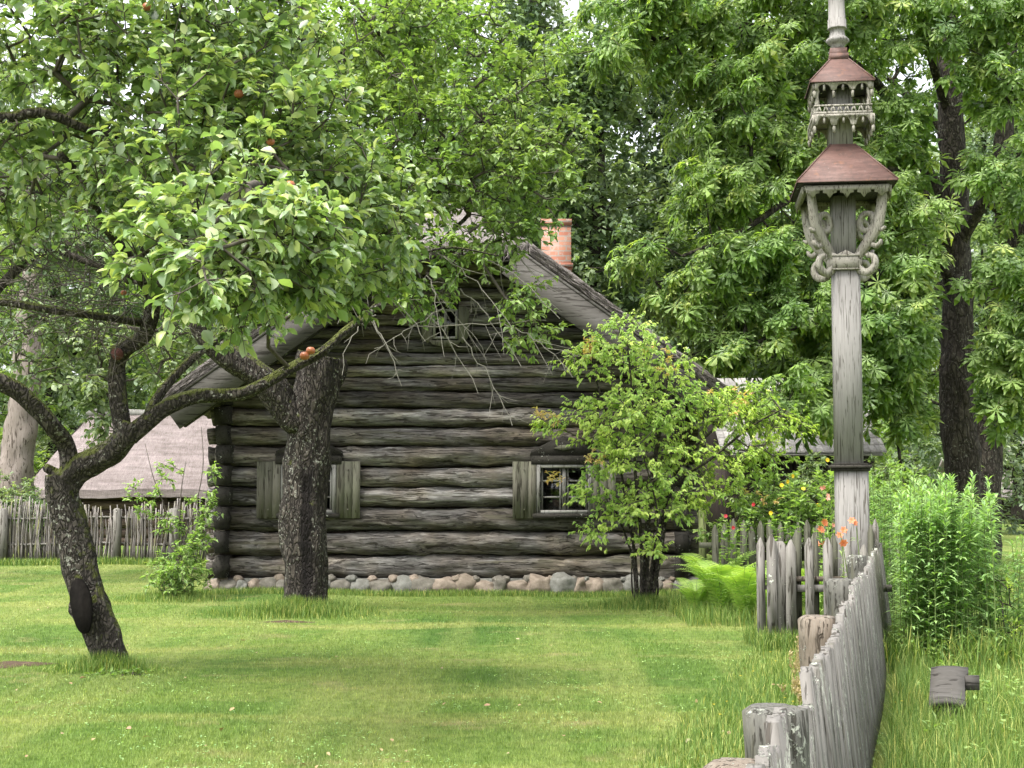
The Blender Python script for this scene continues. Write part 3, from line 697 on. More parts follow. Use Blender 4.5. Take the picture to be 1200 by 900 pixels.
def shingled_shed():
    y0 = 30.0
    h = empty('shingled_shed', (6.2, y0, 0), 'dark plank shed with grey wooden shingle roof right of the house', 'shed')
    x0, x1 = P(846, 530, y0)[0], P(1035, 530, y0)[0]; ez = P(900, 531, y0)[2]; ry, rz = y0+2.8, ez+1.75
    b = MB(); rows = 11
    for r in range(rows):
        t = r/rows; yy = y0+2.8*t; zz = ez+(rz-ez)*t; x = x0
        while x < x1:
            wd = random.uniform(.09, .15); t1 = (r+1.35)/rows
            e = np.array([0, 2.8*(t1-t), (rz-ez)*(t1-t)]); p = np.array([x, yy-.02, zz+.04+random.uniform(-.006, .006)])
            b.add([p, p+[wd-.008, 0, 0], p+[wd-.008, 0, 0]+e-[0, 0, .035], p+e-[0, 0, .035], p-[0, 0, .03], p+[wd-.008, 0, -.03]], np.array([[0, 1, 2, 3], [4, 5, 1, 0]]))
            x += wd
    b.box(((x0+x1)/2, y0+1.4, (ez+rz)/2-.05), (x1-x0, 3.28, .04), np.array(Matrix.Rotation(math.atan2(rz-ez, 2.8), 3, 'X')))
    b.box(((x0+x1)/2, y0+4.2, (ez+rz)/2-.05), (x1-x0, 3.28, .04), np.array(Matrix.Rotation(-math.atan2(rz-ez, 2.8), 3, 'X')))
    b.build('roof', M['shingle'], h)
    wl = MB(); x = x0+.15
    while x < x1-.15:
        wl.box((x+.08, y0+.5+random.uniform(-.008, .008), ez/2+.05), (.165, .03, ez+.1)); x += .16
    for xx in (x0+.16, x1-.16): wl.box((xx, y0+2.8, ez/2), (.04, 4.5, ez))
    for xx in (x0+.16, x1-.2): wl.prism([(.5, ez), (5.1, ez), (2.8, rz-.12)], (xx, y0, 0), (0, 1, 0), (0, 0, 1), (1, 0, 0), .04)
    wl.build('wall', M['darkwall'], h)
    w_ = MB(); w_.box((x0+1.0, y0+.46, 1.45), (.5, .04, .5)); wf = w_.build('window', M['darkwall'], h)
    f_ = MB()
    for xx in (-.22, 0, .22): f_.box((x0+1.0+xx, y0+.43, 1.45), (.03, .03, .5))
    f_.build('window_bar', M['frame'], wf)
shingled_shed()

def far_barn():
    y0 = 72.0
    h = empty('far_log_barn', (27, y0, 0), 'distant dark log barn with pale roof at the right edge beyond the lawn', 'barn')
    x0 = P(1160, 580, y0)[0]; x1 = x0+14; ez = P(1180, 577, y0)[2]
    wl = MB(); z = .1; k = 0
    while z < ez: rough_log(wl, x0, x1, y0+.6, z, .16, k, n=8, seg=1.2); z += .28; k += 1
    wl.build('wall', M['darkwall'], h, True)
    rf = MB(); rf.box(((x0+x1)/2, y0+2.4, ez+1.5), (x1-x0+.8, 6.2, .2), np.array(Matrix.Rotation(math.atan2(3.2, 4.4), 3, 'X')))
    rf.box(((x0+x1)/2, y0+6.9, ez+1.5), (x1-x0+.8, 6.2, .2), np.array(Matrix.Rotation(-math.atan2(3.2, 4.4), 3, 'X')))
    rf.build('roof', M['thatch'], h)
far_barn()

# ================================================================== fences
def stick_fence():
    y = 29.5
    h = empty('stick_fence', (-9, y, 0), 'rustic fence of thin upright sticks in front of the thatched barn', 'fence')
    b = MB(); x = -13.5; k = 0
    while x < -4.4:
        hh = 1.18+.1*math.sin(x*1.7)+random.uniform(-.16, .14); ln = random.uniform(-.12, .12)+(.12 if x > -7.4 else 0); yy = y+random.choice((-.035, .035))
        n = 5; t = np.linspace(0, 1, n); r = random.uniform(.014, .028)
        pts = np.stack([x+ln*t+.015*np.sin(t*5+x), np.full(n, yy)+.01*np.sin(t*4+x*3), t*hh], -1)
        b.tube(pts, r*(1-.45*t), 5); x += random.uniform(.016, .034); k += 1
    b.build('stick_panel', M['stick'], h, True)
    for zz in (.42, .95):
        rl = MB(); xs = np.linspace(-13.6, -4.4, 40); rl.tube(np.stack([xs, y+0*xs, zz+.02*np.sin(xs*2)], -1), .022, 6); rl.build('rail', M['picket'], h)
    for pxx, w_ in ((5, .2), (138, .17), (205, .22)):
        q = P(pxx, 620, y); po = MB(); po.tube([(q[0], y-.1, 0), (q[0]+.01, y-.1, .6), (q[0], y-.1, 1.12), (q[0], y-.1, 1.15)], [w_/2, w_/2*.97, w_/2*.95, w_/4], 9, wob=.15)
        po.build('post', M['picket'], h)
stick_fence()

def plank(b, base, ux, w_, hgt, th, lean=(0, 0), top='flat', seed=0):
    """upright board; ux = unit vector of the width in plan; point or worn top"""
    ux = np.array([ux[0], ux[1], 0.0]); un = np.array([-ux[1], ux[0], 0])
    rnd = random.Random(seed); w2 = w_/2
    if top == 'point': prof = [(-w2, hgt-.09), (-w2*.25, hgt-.012), (w2*.12, hgt), (w2, hgt-.1)]
    elif top == 'soft': prof = [(-w2, hgt-.05), (-w2*.5, hgt-.01), (w2*.3, hgt), (w2, hgt-.06)]
    else: prof = [(-w2+w_*t, hgt-rnd.uniform(0, .028)-.03*rnd.random()*(t > .7)) for t in np.linspace(0, 1, 9)]
    poly = [(w2, 0), (w2+rnd.uniform(-.001, .001), hgt*.3), (w2+rnd.uniform(-.002, .001), hgt*.6)]+prof[::-1]+[(-w2+rnd.uniform(-.001, .002), hgt*.6), (-w2+rnd.uniform(-.001, .001), hgt*.3), (-w2, 0)]
    up = np.array([lean[0], lean[1], 1.0]); up /= np.linalg.norm(up)
    b.prism(poly, np.array(base)-un*th/2, ux, up, un, th)

def board_fence():
    h = empty('board_fence', (1.63, 7.0, 0), 'long lichen-covered vertical board fence running from the foreground to the gate', 'fence')
    def line(Y): return np.array([.80+.281*(Y-3.97)+.012*math.sin(Y*1.3), Y, 0])
    Y = 2.55; k = 0
    while Y < 15.3:
        w_ = random.uniform(.13, .2)*(1.9 if Y < 4.6 else 1.15)
        a = line(Y); c = line(Y+w_); u = (c-a)/np.linalg.norm(c-a)
        t = min(1, max(0, (Y-3.9)/3.0))
        hgt = 1.0+random.uniform(-.045, .02)+.012*math.sin(Y*2.2)
        if 3.9 < Y < 4.6: hgt -= .05
        b = MB(); plank(b, a+u*w_/2+np.array([.06+(.001 if k % 2 else -.001), 0, -.03]), u, w_+.004, hgt+.03, .034, (-.10+random.uniform(-.0006, .0006), 0), 'flat', k)
        # extra weathering on the top edge: jitter and taper
        b.build('board', M['fence'], h)
        Y += w_/np.linalg.norm([.281, 1])*1.0; k += 1
    for zz in (.28, .74):
        rl = MB(); ys = np.linspace(2.5, 15.3, 40); pts = np.array([line(v)+[-.035-.1*zz+.02, 0, zz] for v in ys]); rl.tube(pts, .033, 8, wob=.2); rl.build('rail', M['post'], h)
    for Yp, hgt, r, dx, mt in ((3.42, .955, .085, -.10, 'post'), (3.98, 1.0, .088, -.07, 'mossy_post'), (6.9, .985, .095, -.16, 'post'), (9.4, 1.0, .1, -.16, 'mossy_post'), (12.2, 1.02, .09, -.16, 'mossy_post')):
        p = line(Yp); b = MB(); n = 12; t = np.linspace(0, 1, n)
        pts = np.stack([p[0]+dx+.06*(1-t), np.full(n, Yp), t*hgt-.02], -1)
        rr = r*(1.0-.04*t); 
        b.tube(np.vstack([pts, pts[-1]+[0, 0, .012]]), np.append(rr, r*.7), 22, True, .22, 3.0, Yp)
        b.build('post', M[mt], h, False)
board_fence()

def picket_gate():
    y = 14.4
    g0 = P(905, 755, y)
    h = empty('picket_fence', (2.9, y, 0), 'short weathered grey picket fence at the foot of the carved pole', 'fence')
    def X(px): return P(px, 690, y)[0]
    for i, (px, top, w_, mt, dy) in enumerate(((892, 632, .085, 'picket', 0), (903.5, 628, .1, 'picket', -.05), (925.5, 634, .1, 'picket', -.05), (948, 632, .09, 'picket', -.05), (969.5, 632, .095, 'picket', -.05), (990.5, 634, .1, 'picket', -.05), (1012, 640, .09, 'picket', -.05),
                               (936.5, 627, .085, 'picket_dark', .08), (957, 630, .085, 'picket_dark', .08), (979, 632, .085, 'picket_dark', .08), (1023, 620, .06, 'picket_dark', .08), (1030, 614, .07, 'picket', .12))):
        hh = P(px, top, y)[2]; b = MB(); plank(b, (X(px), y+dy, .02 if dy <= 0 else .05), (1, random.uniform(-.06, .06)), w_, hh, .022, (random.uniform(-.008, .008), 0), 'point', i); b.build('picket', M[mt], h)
    b = MB(); hh = P(914, 634, y)[2]; plank(b, (X(914), y+.02, 0), (1, 0), .17, hh, .1, top='soft', seed=5); b.build('post', M['picket'], h)
    for px0, px1, z, zz, mt in ((907, 1000, 675, .05, 'post'), (907, 1045, 686, .07, 'picket'), (907, 1045, 738, .06, 'picket')):
        a = P(px0, z, y+.02); c = P(px1, z, y+.02); b = MB(); b.box(((a[0]+c[0])/2, y+.03 if mt == 'picket' else y+.05, a[2]-.03), (c[0]-a[0], .04, zz)); b.build('rail', M[mt], h)
picket_gate()
def garden_fence():
    y = 18.2
    h = empty('garden_fence', (4.0, y, 0), 'shaded dark pickets behind the ferns at the garden edge', 'fence')
    i = 0
    for px in np.arange(838, 1075, 10.8):
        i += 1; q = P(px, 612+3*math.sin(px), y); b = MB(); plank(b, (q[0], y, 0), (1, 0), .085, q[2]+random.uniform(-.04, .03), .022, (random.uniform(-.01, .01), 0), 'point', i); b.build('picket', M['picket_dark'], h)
    b = MB(); a = P(820, 640, y); c = P(1075, 640, y); b.box(((a[0]+c[0])/2, y+.04, .85), (c[0]-a[0], .04, .07)); b.box(((a[0]+c[0])/2, y+.04, .3), (c[0]-a[0], .04, .07)); b.build('rail', M['picket_dark'], h)
    y = 20.6; q = P(823, 600, y); p = empty('green_post', (q[0], y, 0), 'narrow algae green wooden post beside the right house corner', 'post')
    b = MB(); b.box((q[0], y, P(823, 598, y)[2]/2), (.1, .09, P(823, 598, y)[2])); b.prism([(-.05, 0), (.05, 0), (0, .05)], (q[0], y-.045, P(823, 598, y)[2]), (1, 0, 0), (0, 0, 1), (0, 1, 0), .09); b.build('shaft', M['greenpost'], p)
garden_fence()

# ================================================================== carved pole shrine
def carved_pole():
    y = 14.8
    c0 = P(999, 690, y); X0 = c0[0]
    h = empty('carved_pole', (X0, y, 0), 'tall carved wooden pole with two stacked red tin roofs and scroll brackets', 'roofed pole')
    def Z(py): return float(P(998, py, y)[2])
    tilt = lambda z: -.012*(z-1.5)
    def bx(b, z0, z1, w_, d=None, ch=0):
        d = d or w_; zc = (z0+z1)/2
        b.box((X0+tilt(zc), y, zc), (w_, d, z1-z0))
    def oct_post(b, z0, z1, w_):
        c = w_/2; e = c*.80
        poly = [(-c, -e), (-e, -c), (e, -c), (c, -e), (c, e), (e, c), (-e, c), (-c, e)]
        t = tilt((z0+z1)/2)
        b.prism(poly, (X0+t, y, z0), (1, 0, 0), (0, 1, 0), (0, 0, 1), z1-z0)
    b = MB(); oct_post(b, 0, Z(552), .325); oct_post(b, Z(546), Z(316), .278); oct_post(b, Z(303), Z(232), .245); b.build('shaft', M['pole'], h)
    b = MB(); oct_post(b, Z(552), Z(549), .37); oct_post(b, Z(549)+.001, Z(545), .41); oct_post(b, Z(545)+.001, Z(543), .36); b.build('band', M['log_end'], h)
    b = MB(); bx(b, Z(317), Z(303), .335); bx(b, Z(318.5), Z(317)-.001, .35)
    for sx_, sy_ in ((0, -1), (0, 1), (1, 0), (-1, 0)):
        ex = (1, 0, 0) if sx_ == 0 else (0, 1, 0); en = (sx_, sy_, 0)
        b.prism([(-.17, 0), (.17, 0), (.15, .05), (.09, .02), (0, .065), (-.09, .02), (-.15, .05)], (X0+tilt(3.9)+sx_*.145, y+sy_*.145, Z(303)), ex, (0, 0, 1), en, .03)
    b.build('collar', M['carve'], h)
    # roof builder : square frustum skirts of thin tin, with an underside board
    def roof(z0, z1, w0, w1, name='roof'):
        b = MB(); t = tilt(z0); cx = X0+t
        V = []
        for z, w_ in ((z0-.012, w0/2), (z0, w0/2), (z1, w1/2)):
            for sx_, sy_ in ((-1, -1), (1, -1), (1, 1), (-1, 1)): V.append([cx+sx_*w_, y+sy_*w_, z])
        q = []
        for r in range(2):
            for k in range(4): q.append([r*4+k, r*4+(k+1) % 4, r*4+4+(k+1) % 4, r*4+4+k])
        b.add(V, [np.array(q), [11, 10, 9, 8][::-1]])
        b.box((cx, y, z1+.03), (w1*1.03, w1*1.03, .07)) if w1 < .25 else None
        # ridge seams on the hips
        for sx_, sy_ in ((-1, -1), (1, -1), (1, 1), (-1, 1)):
            b.tube([(cx+sx_*w0/2, y+sy_*w0/2, z0), (cx+sx_*w1/2, y+sy_*w1/2, z1)], .009, 6)
        o = b.build(name, M['tin'], h)
        u = MB(); u.box((cx, y, z0+.005), (w0-.03, w0-.03, .03)); V = []
        for z, w_ in ((z0+.03, w0/2-.04), (z1-.03, w1/2-.02)):
            for sx_, sy_ in ((-1, -1), (1, -1), (1, 1), (-1, 1)): V.append([cx+sx_*w_, y+sy_*w_, z])
        u.add(V, [np.array([[k, (k+1) % 4, 4+(k+1) % 4, 4+k] for k in range(4)])]); u.build('roof_boards', M['log_end'], o)
    w_low = 2*(P(1057, 222, y-.5)[0]-P(996, 222, y-.5)[0])
    roof(Z(223), Z(172), 1.02, .25)
    def valance(z, half, drop, n, cut, name, t, teeth='tri', pend=False):
        o = None
        b = MB(); cx = X0+t
        for sx_, sy_ in ((0, -1), (1, 0), (0, 1), (-1, 0)):
            ex = np.array((-sy_, sx_, 0.0)); en = np.array((sx_, sy_, 0.0)); org = np.array((cx, y, z))+en*half
            poly = [(-half, 0)]; st = 2*half/n; up = [(half, 0)]
            low = []
            for k in range(n):
                a = -half+k*st
                if teeth == 'tri': low += [(a+.12*st, -.35*drop), (a+.1*st, -.55*drop), (a+.3*st, -.62*drop), (a+.5*st, -drop), (a+.7*st, -.62*drop), (a+.9*st, -.55*drop), (a+.88*st, -.35*drop)]
                else:
                    low += [(a+.0*st, -drop), (a+.14*st, -drop*.93)]+[(a+st*(.5-.32*math.cos(q)), -drop*(.72-.5*math.sin(q))) for q in np.linspace(0.3, math.pi-.3, 7)]+[(a+.86*st, -drop*.93), (a+st, -drop)]
            poly = [(-half, 0)]+low+[(half, 0)]
            b.prism(poly, org, ex, (0, 0, 1), en, .022)
            if pend:
                for k in range(n+1):
                    b.tube([org+ex*(-half+k*st)+en*.005+np.array([0, 0, -drop+.0]), org+ex*(-half+k*st)+en*.005+np.array([0, 0, -drop-.015]), org+ex*(-half+k*st)+en*.005+np.array([0, 0, -drop-.075])], [.008, .017, .014], 8)
                for k in range(n):
                    b.tube([org+ex*(-half+(k+.5)*st)+en*.004+np.array([0, 0, -drop*.3]), org+ex*(-half+(k+.5)*st)+en*.004+np.array([0, 0, -drop*.3-.06])], .013, 8)
        return b.build(name, M['carve'], h)
    # lower roof : beam with pointed teeth
    b = MB(); t = tilt(4.6)
    for s in (-1, 1):
        b.box((X0+t, y+s*.41, Z(229)), (.86, .04, .05)); b.box((X0+t+s*.41, y, Z(229)), (.04, .78, .05))
    b.build('eaves_beam', M['carve'], h)
    valance(Z(229)+.012, .432, .125, 5, 0, 'toothed_valance', t)
    b = MB(); b.box((X0+t, y, Z(226)), (.8, .8, .03)); b.build('ceiling_board', M['log_end'], h)
    # four diagonal scroll brackets
    def ribbon(b, path, wid, org, ex, ez, en, th):
        path = np.array(path); m = len(path); T = np.gradient(path, axis=0); T /= np.linalg.norm(T, axis=1, keepdims=True); Nn = np.stack([-T[:, 1], T[:, 0]], -1)
        wid = np.broadcast_to(wid, (m,)); A = path+Nn*wid[:, None]/2; B_ = path-Nn*wid[:, None]/2
        ex, ez, en = map(np.array, (ex, ez, en)); org = np.array(org)
        def w3(p, s): return org+p[:, :1]*ex+p[:, 1:]*ez+en*s
        V = np.vstack([w3(A, -th/2), w3(B_, -th/2), w3(B_, th/2), w3(A, th/2)]); q = []
        for i in range(m-1):
            for k in range(4): a = k*m+i; c = ((k+1) % 4)*m+i; q.append([a, a+1, c+1, c])
        b.add(V, [np.array(q), [0, m, 2*m, 3*m], [m-1, 2*m-1, 3*m-1, 4*m-1][::-1]])
    def spiral(cx, cz, r0, r1, a0, a1, n=22):
        a = np.linspace(a0, a1, n); r = np.linspace(r0, r1, n); return [(cx+rr*math.cos(q), cz+rr*math.sin(q)) for q, rr in zip(a, r)]
    for sx_, sy_ in ((-1, -1), (1, -1), (1, 1), (-1, 1)):
        d = np.array([sx_, sy_, 0.0])/math.sqrt(2); en = np.array([-d[1], d[0], 0]); org = np.array([X0+tilt(4), y, Z(310)])
        b = MB(); H = Z(232)-Z(310)
        # stem: diagonal out of the collar, then up to the roof corner
        q3 = smooth([(.12, -.03, 0), (.22, .10, 0), (.335, .22, 0), (.435, .36, 0), (.485, .52, 0), (.515, H, 0)], 28)[:, :2]
        ribbon(b, q3, np.interp(np.linspace(0, 1, 28), [0, .3, .6, 1], [.07, .10, .125, .085]), org, d, (0, 0, 1), en, .045)
        # ring inside the stem
        ribbon(b, spiral(.305, .405, .098, .088, R(-40), R(325), 30), np.linspace(.055, .05, 30), org, d, (0, 0, 1), en, .042)
        # lower scroll that hooks outward and curls in
        ribbon(b, spiral(.315, -.0, .145, .05, R(180), R(465), 30), np.linspace(.085, .045, 30), org, d, (0, 0, 1), en, .042)
        # small leaf on the outer edge
        ribbon(b, [(.36, .17), (.42, .14), (.47, .165), (.485, .205)], [.05, .05, .035, .015], org, d, (0, 0, 1), en, .036)
        ribbon(b, [(.44, .33), (.50, .30), (.535, .33)], [.05, .04, .015], org, d, (0, 0, 1), en, .036)
        b.build('scroll_bracket', M['carve'], h)
    # upper lantern
    t = tilt(5.0); cx = X0+t
    b = MB(); bx(b, Z(172), Z(106), .24); b.build('upper_shaft', M['pole'], h)
    half = .285
    b = MB(); b.box((cx, y, Z(141)), (2*half, 2*half, .03)); b.build('gallery_floor', M['carve'], h)
    for sx_, sy_ in ((-1, -1), (1, -1), (1, 1), (-1, 1)):
        p = MB(); a = (cx+sx_*(half-.02), y+sy_*(half-.02))
        p.tube([(a[0], a[1], z) for z in np.linspace(Z(140), Z(106), 9)], [.024, .024, .017, .026, .017, .017, .026, .02, .026], 10); p.build('gallery_post', M['carve'], h)
    # balustrade with a row of crossed laths
    b = MB()
    for sx_, sy_ in ((0, -1), (1, 0), (0, 1), (-1, 0)):
        ex = np.array((-sy_, sx_, 0.0)); en = np.array((sx_, sy_, 0.0)); org = np.array((cx, y, Z(141)))+en*half
        zl, zh = .01, Z(131.5)-Z(141)
        rot = np.stack([ex, en, [0, 0, 1]], 1)
        b.box(org+np.array([0, 0, zl]), (2*half+.02, .026, .024), rot); b.box(org+np.array([0, 0, zh]), (2*half+.02, .026, .018), rot)
        n = 8; st = 2*half/n
        for k in range(n):
            a = -half+k*st
            b.prism([(a, zl), (a+st*.25, zl), (a+st*.62, zh), (a+st*.38, zh)], org-en*.006, ex, (0, 0, 1), en, .014)
            b.prism([(a+st*.75, zl), (a+st, zl), (a+st*.62, zh-.003), (a+st*.45, zh-.003)], org-en*.003, ex, (0, 0, 1), en, .014)
    b.build('balustrade', M['carve'], h)
    valance(Z(105), half+.006, .085, 3, 0, 'arched_valance', t, 'arch', True)
    valance(Z(142), half+.012, .12, 3, 0, 'arched_valance', t, 'arch', True)
    roof(Z(104), Z(72), .665, .19)
    # turned finial
    b = MB(); t0 = tilt(Z(64)); b.box((X0+t0, y, Z(64)), (.175, .175, Z(58)-Z(69))); b.build('roof_cap', M['tin'], h)
    b = MB(); prof = [(57.5, .075), (55, .07), (52, .09), (49, .125), (46, .12), (43, .085), (37, .075), (34.5, .085), (34, .105), (33, .105), (32.8, .098), (23, .098), (22.6, .09), (0, .085), (-30, .08), (-31, .11), (-36, .11), (-44, .04)]
    b.tube([(X0+tilt(Z(p)), y, Z(p)) for p, _ in prof], [r_ for _, r_ in prof], 8); b.build('finial', M['pole'], h)
    h.rotation_euler = (0, 0, R(-7))
    b = MB(); zt = Z(-44); b.box((X0+tilt(zt), y, zt+.35), (.03, .03, .75)); b.box((X0+tilt(zt), y, zt+.45), (.42, .028, .03)); b.build('iron_cross', M['iron'], h)
carved_pole()

# ================================================================== weathered seat in the grass
def old_seat():
    q = P(1106, 800, 9.9); y = 9.9; X0 = q[0]
    h = empty('rustic_seat', (X0, y, 0), 'small weathered plank seat sitting low in the grass beside the goldenrod', 'seat')
    b = MB(); n = 9; V = []
    for sgn in (0, 1):
        for i in range(n):
            for k in range(5):
                t = i/(n-1); u = k/4-.5
                x = X0-.03+u*(.25-.02*t)+.11*t+(.03*(t > .85)*(u > .3)); yy = y-.17+.34*t
                z = .15+.25*t*(1-.2*t)-.02*(2*u)**2-.035*sgn+.006*math.sin(t*9+k)
                V.append([x, yy, z])
    m = n*5; q4 = []
    for i in range(n-1):
        for k in range(4): a = i*5+k; q4 += [[a, a+1, a+6, a+5], [m+a+5, m+a+6, m+a+1, m+a]]
    rim = [k for k in range(5)]+[i*5+4 for i in range(1, n)]+[(n-1)*5+k for k in (3, 2, 1, 0)]+[i*5 for i in range(n-2, 0, -1)]
    q4 += [[rim[i], m+rim[i], m+rim[(i+1) % len(rim)], rim[(i+1) % len(rim)]] for i in range(len(rim))]
    b.add(V, np.array(q4)); b.build('seat_plank', M['board'], h)
    for dy in (-.12, .2):
        b = MB(); b.tube([(X0-.02+.2*max(0, dy), y+dy*.8, -.02), (X0-.02+.2*max(0, dy), y+dy*.8, .13+.12*(dy > 0))], [.075, .065], 10, wob=.2); b.build('log_leg', M['log_end'], h)
    b = MB(); b.box((X0+.215, y+.1, .235), (.12, .03, .1)); b.box((X0+.13, y+.1, .2), (.1, .03, .045)); b.build('side_board', M['board'], h)
old_seat()
# ================================================================== tree growing
class Tree:
    def __init__(s): s.P = []; s.par = []; s.fix = []; s.limbs = []
    def limb(s, pts, r0, r1, seg=.12, parent=None, wob=.18, n=18, show=True, pw=1.0):
        """explicit limb through control points (3-D)"""
        pts = np.array(pts, float); ln = np.linalg.norm(np.diff(pts, axis=0), axis=1).sum()
        k = max(4, int(ln/seg)); q = smooth(pts, k); t = np.linspace(0, 1, k); rad = r0+(r1-r0)*t**pw
        s.limbs.append((q, rad, n, wob))
        base = len(s.P)
        for i in range(k): s.P.append(q[i]); s.par.append(base+i-1 if i else -1); s.fix.append(rad[i])
        return q, rad
    def grow(s, att, step=.35, sag=.0, wig=.06, rt=.006, exp=.42, rmax=.06, maxlimb=None):
        """connect attractors to the nearest node of the existing skeleton"""
        P_ = list(s.P); par = list(s.par); fix = list(s.fix); n0 = len(P_)
        cap_ = len(att)*14+n0; A = np.zeros((cap_, 3)); A[:n0] = np.array(P_)
        skel = np.array(s.P); d0 = np.array([np.min(np.linalg.norm(skel-a, axis=1)) for a in att])
        order = np.argsort(d0); cnt = n0; parent = np.full(cap_, -1); parent[:n0] = par; chains = []; tips = []
        for ai in order:
            a = att[ai]; d = np.linalg.norm(A[:cnt]-a, axis=1)
            pen = np.maximum(0, A[:cnt, 2]-a[2])*.25
            j = int(np.argmin(d+pen)); L_ = d[j]
            k = max(1, int(L_/step)); p0 = A[j]; mid = (p0+a)/2+np.array([0, 0, sag*L_])+rng.normal(0, .07, 3)*L_
            idx = [j]
            for i in range(1, k+1):
                t = i/k; p = (1-t)**2*p0+2*t*(1-t)*mid+t*t*a
                if i < k: p = p+rng.normal(0, wig, 3)*min(1, L_)
                if cnt >= cap_: break
                A[cnt] = p; parent[cnt] = idx[-1]; idx.append(cnt); cnt += 1
            chains.append(idx); tips.append((idx[-1], A[idx[-1]]-A[idx[-2]] if len(idx) > 1 else np.array([0, 0, 1.])))
        c = np.zeros(cnt)
        for ti, _ in tips:
            j = ti
            while j != -1 and j >= n0: c[j] += 1; j = parent[j]
        rad = np.minimum(rmax, rt*np.maximum(1, c)**exp)
        s.A = A[:cnt]; s.crad = rad; s.chains = chains; s.n0 = n0
        s.tipP = np.array([A[i] for i, _ in tips]); s.tipD = np.array([d/(np.linalg.norm(d)+1e-9) for _, d in tips])
        return s
    def trunk_mesh(s):
        b = MB()
        for i, (q, rad, n, wob) in enumerate(s.limbs): b.tube(q, rad, n, True, wob, 1.8, i*7.3)
        return b
    def branch_mesh(s, ns=6):
        b = MB()
        for idx in s.chains:
            if len(idx) < 2: continue
            rad = s.crad[idx].copy(); rad[0] = rad[1]*1.05
            b.tube(s.A[idx], rad, ns if rad[0] > .012 else 4, False, .0)
        return b
def clumps(spec, world=False):
    """spec rows: px, py, Y, rx, ry, rz, n  -> attractor points"""
    out = []
    for (a, c, Y, rx, ry, rz, n) in spec:
        ctr = P(a, c, Y) if not world else np.array([a, Y, c])
        v = rdir(n)*(rng.random((n, 1))**.45); out.append(ctr+v*[rx, ry, rz])
    return np.vstack(out)
def twigs_leaves(tr, tm, lm, ntw=3, tl=.22, lpt=7, leaf=T_OVAL, size=(.06, .1), droop=.25, up=.5, spread=.9, twr=.0035, twign=3, keep=1.0, whorl=False, out=None):
    tips, dirs = tr.tipP, tr.tipD
    n = len(tips); base = np.repeat(tips, ntw, 0); d = np.repeat(dirs, ntw, 0)*.7+rdir(n*ntw)*spread+[0, 0, .12]
    d /= np.linalg.norm(d, axis=1, keepdims=True); ln = tl*rng.uniform(.5, 1.25, len(base))
    if tm is not None:
        for i in range(len(base)):
            p = base[i]; q = p+d[i]*ln[i]*.5+[0, 0, .01]; e = p+d[i]*ln[i]-[0, 0, .04*ln[i]/tl]
            tm.tube([p, q, e], [twr*1.5, twr, twr*.5], twign, False)
    m = len(base)*lpt; t = (rng.random(m)**.7) if not whorl else rng.uniform(.85, 1.0, m)
    bi = np.repeat(np.arange(len(base)), lpt)
    pos = base[bi]+d[bi]*(ln[bi]*t)[:, None]
    ld = d[bi]*.55+rdir(m)*[.95, .95, .45]+[0, 0, -droop]
    upv = rdir(m)*(1-up)+np.array([0, 0, 1.0])*up*1.6
    if out is not None:
        o_ = pos-np.array([out[0], out[1], 0]); o_[:, 2] = 0; o_ /= (np.linalg.norm(o_, axis=1, keepdims=True)+1e-6)
        ld = ld*.7+o_*.55+[0, 0, -.5]; upv = rdir(m)*.45+[0, 0, .75]+o_*.75
    sz = rng.uniform(size[0], size[1], m)[:, None]*np.stack([rng.uniform(.7, 1.2, m), np.ones(m), rng.uniform(.3, 2.6, m) if leaf is not T_PALM and leaf is not T_PALM_LITE else rng.uniform(.4, 1.7, m)], -1)
    kp = rng.random(m) < keep
    lm.inst(leaf[0], leaf[1], pos[kp], frames(ld, upv)[kp], sz[kp])

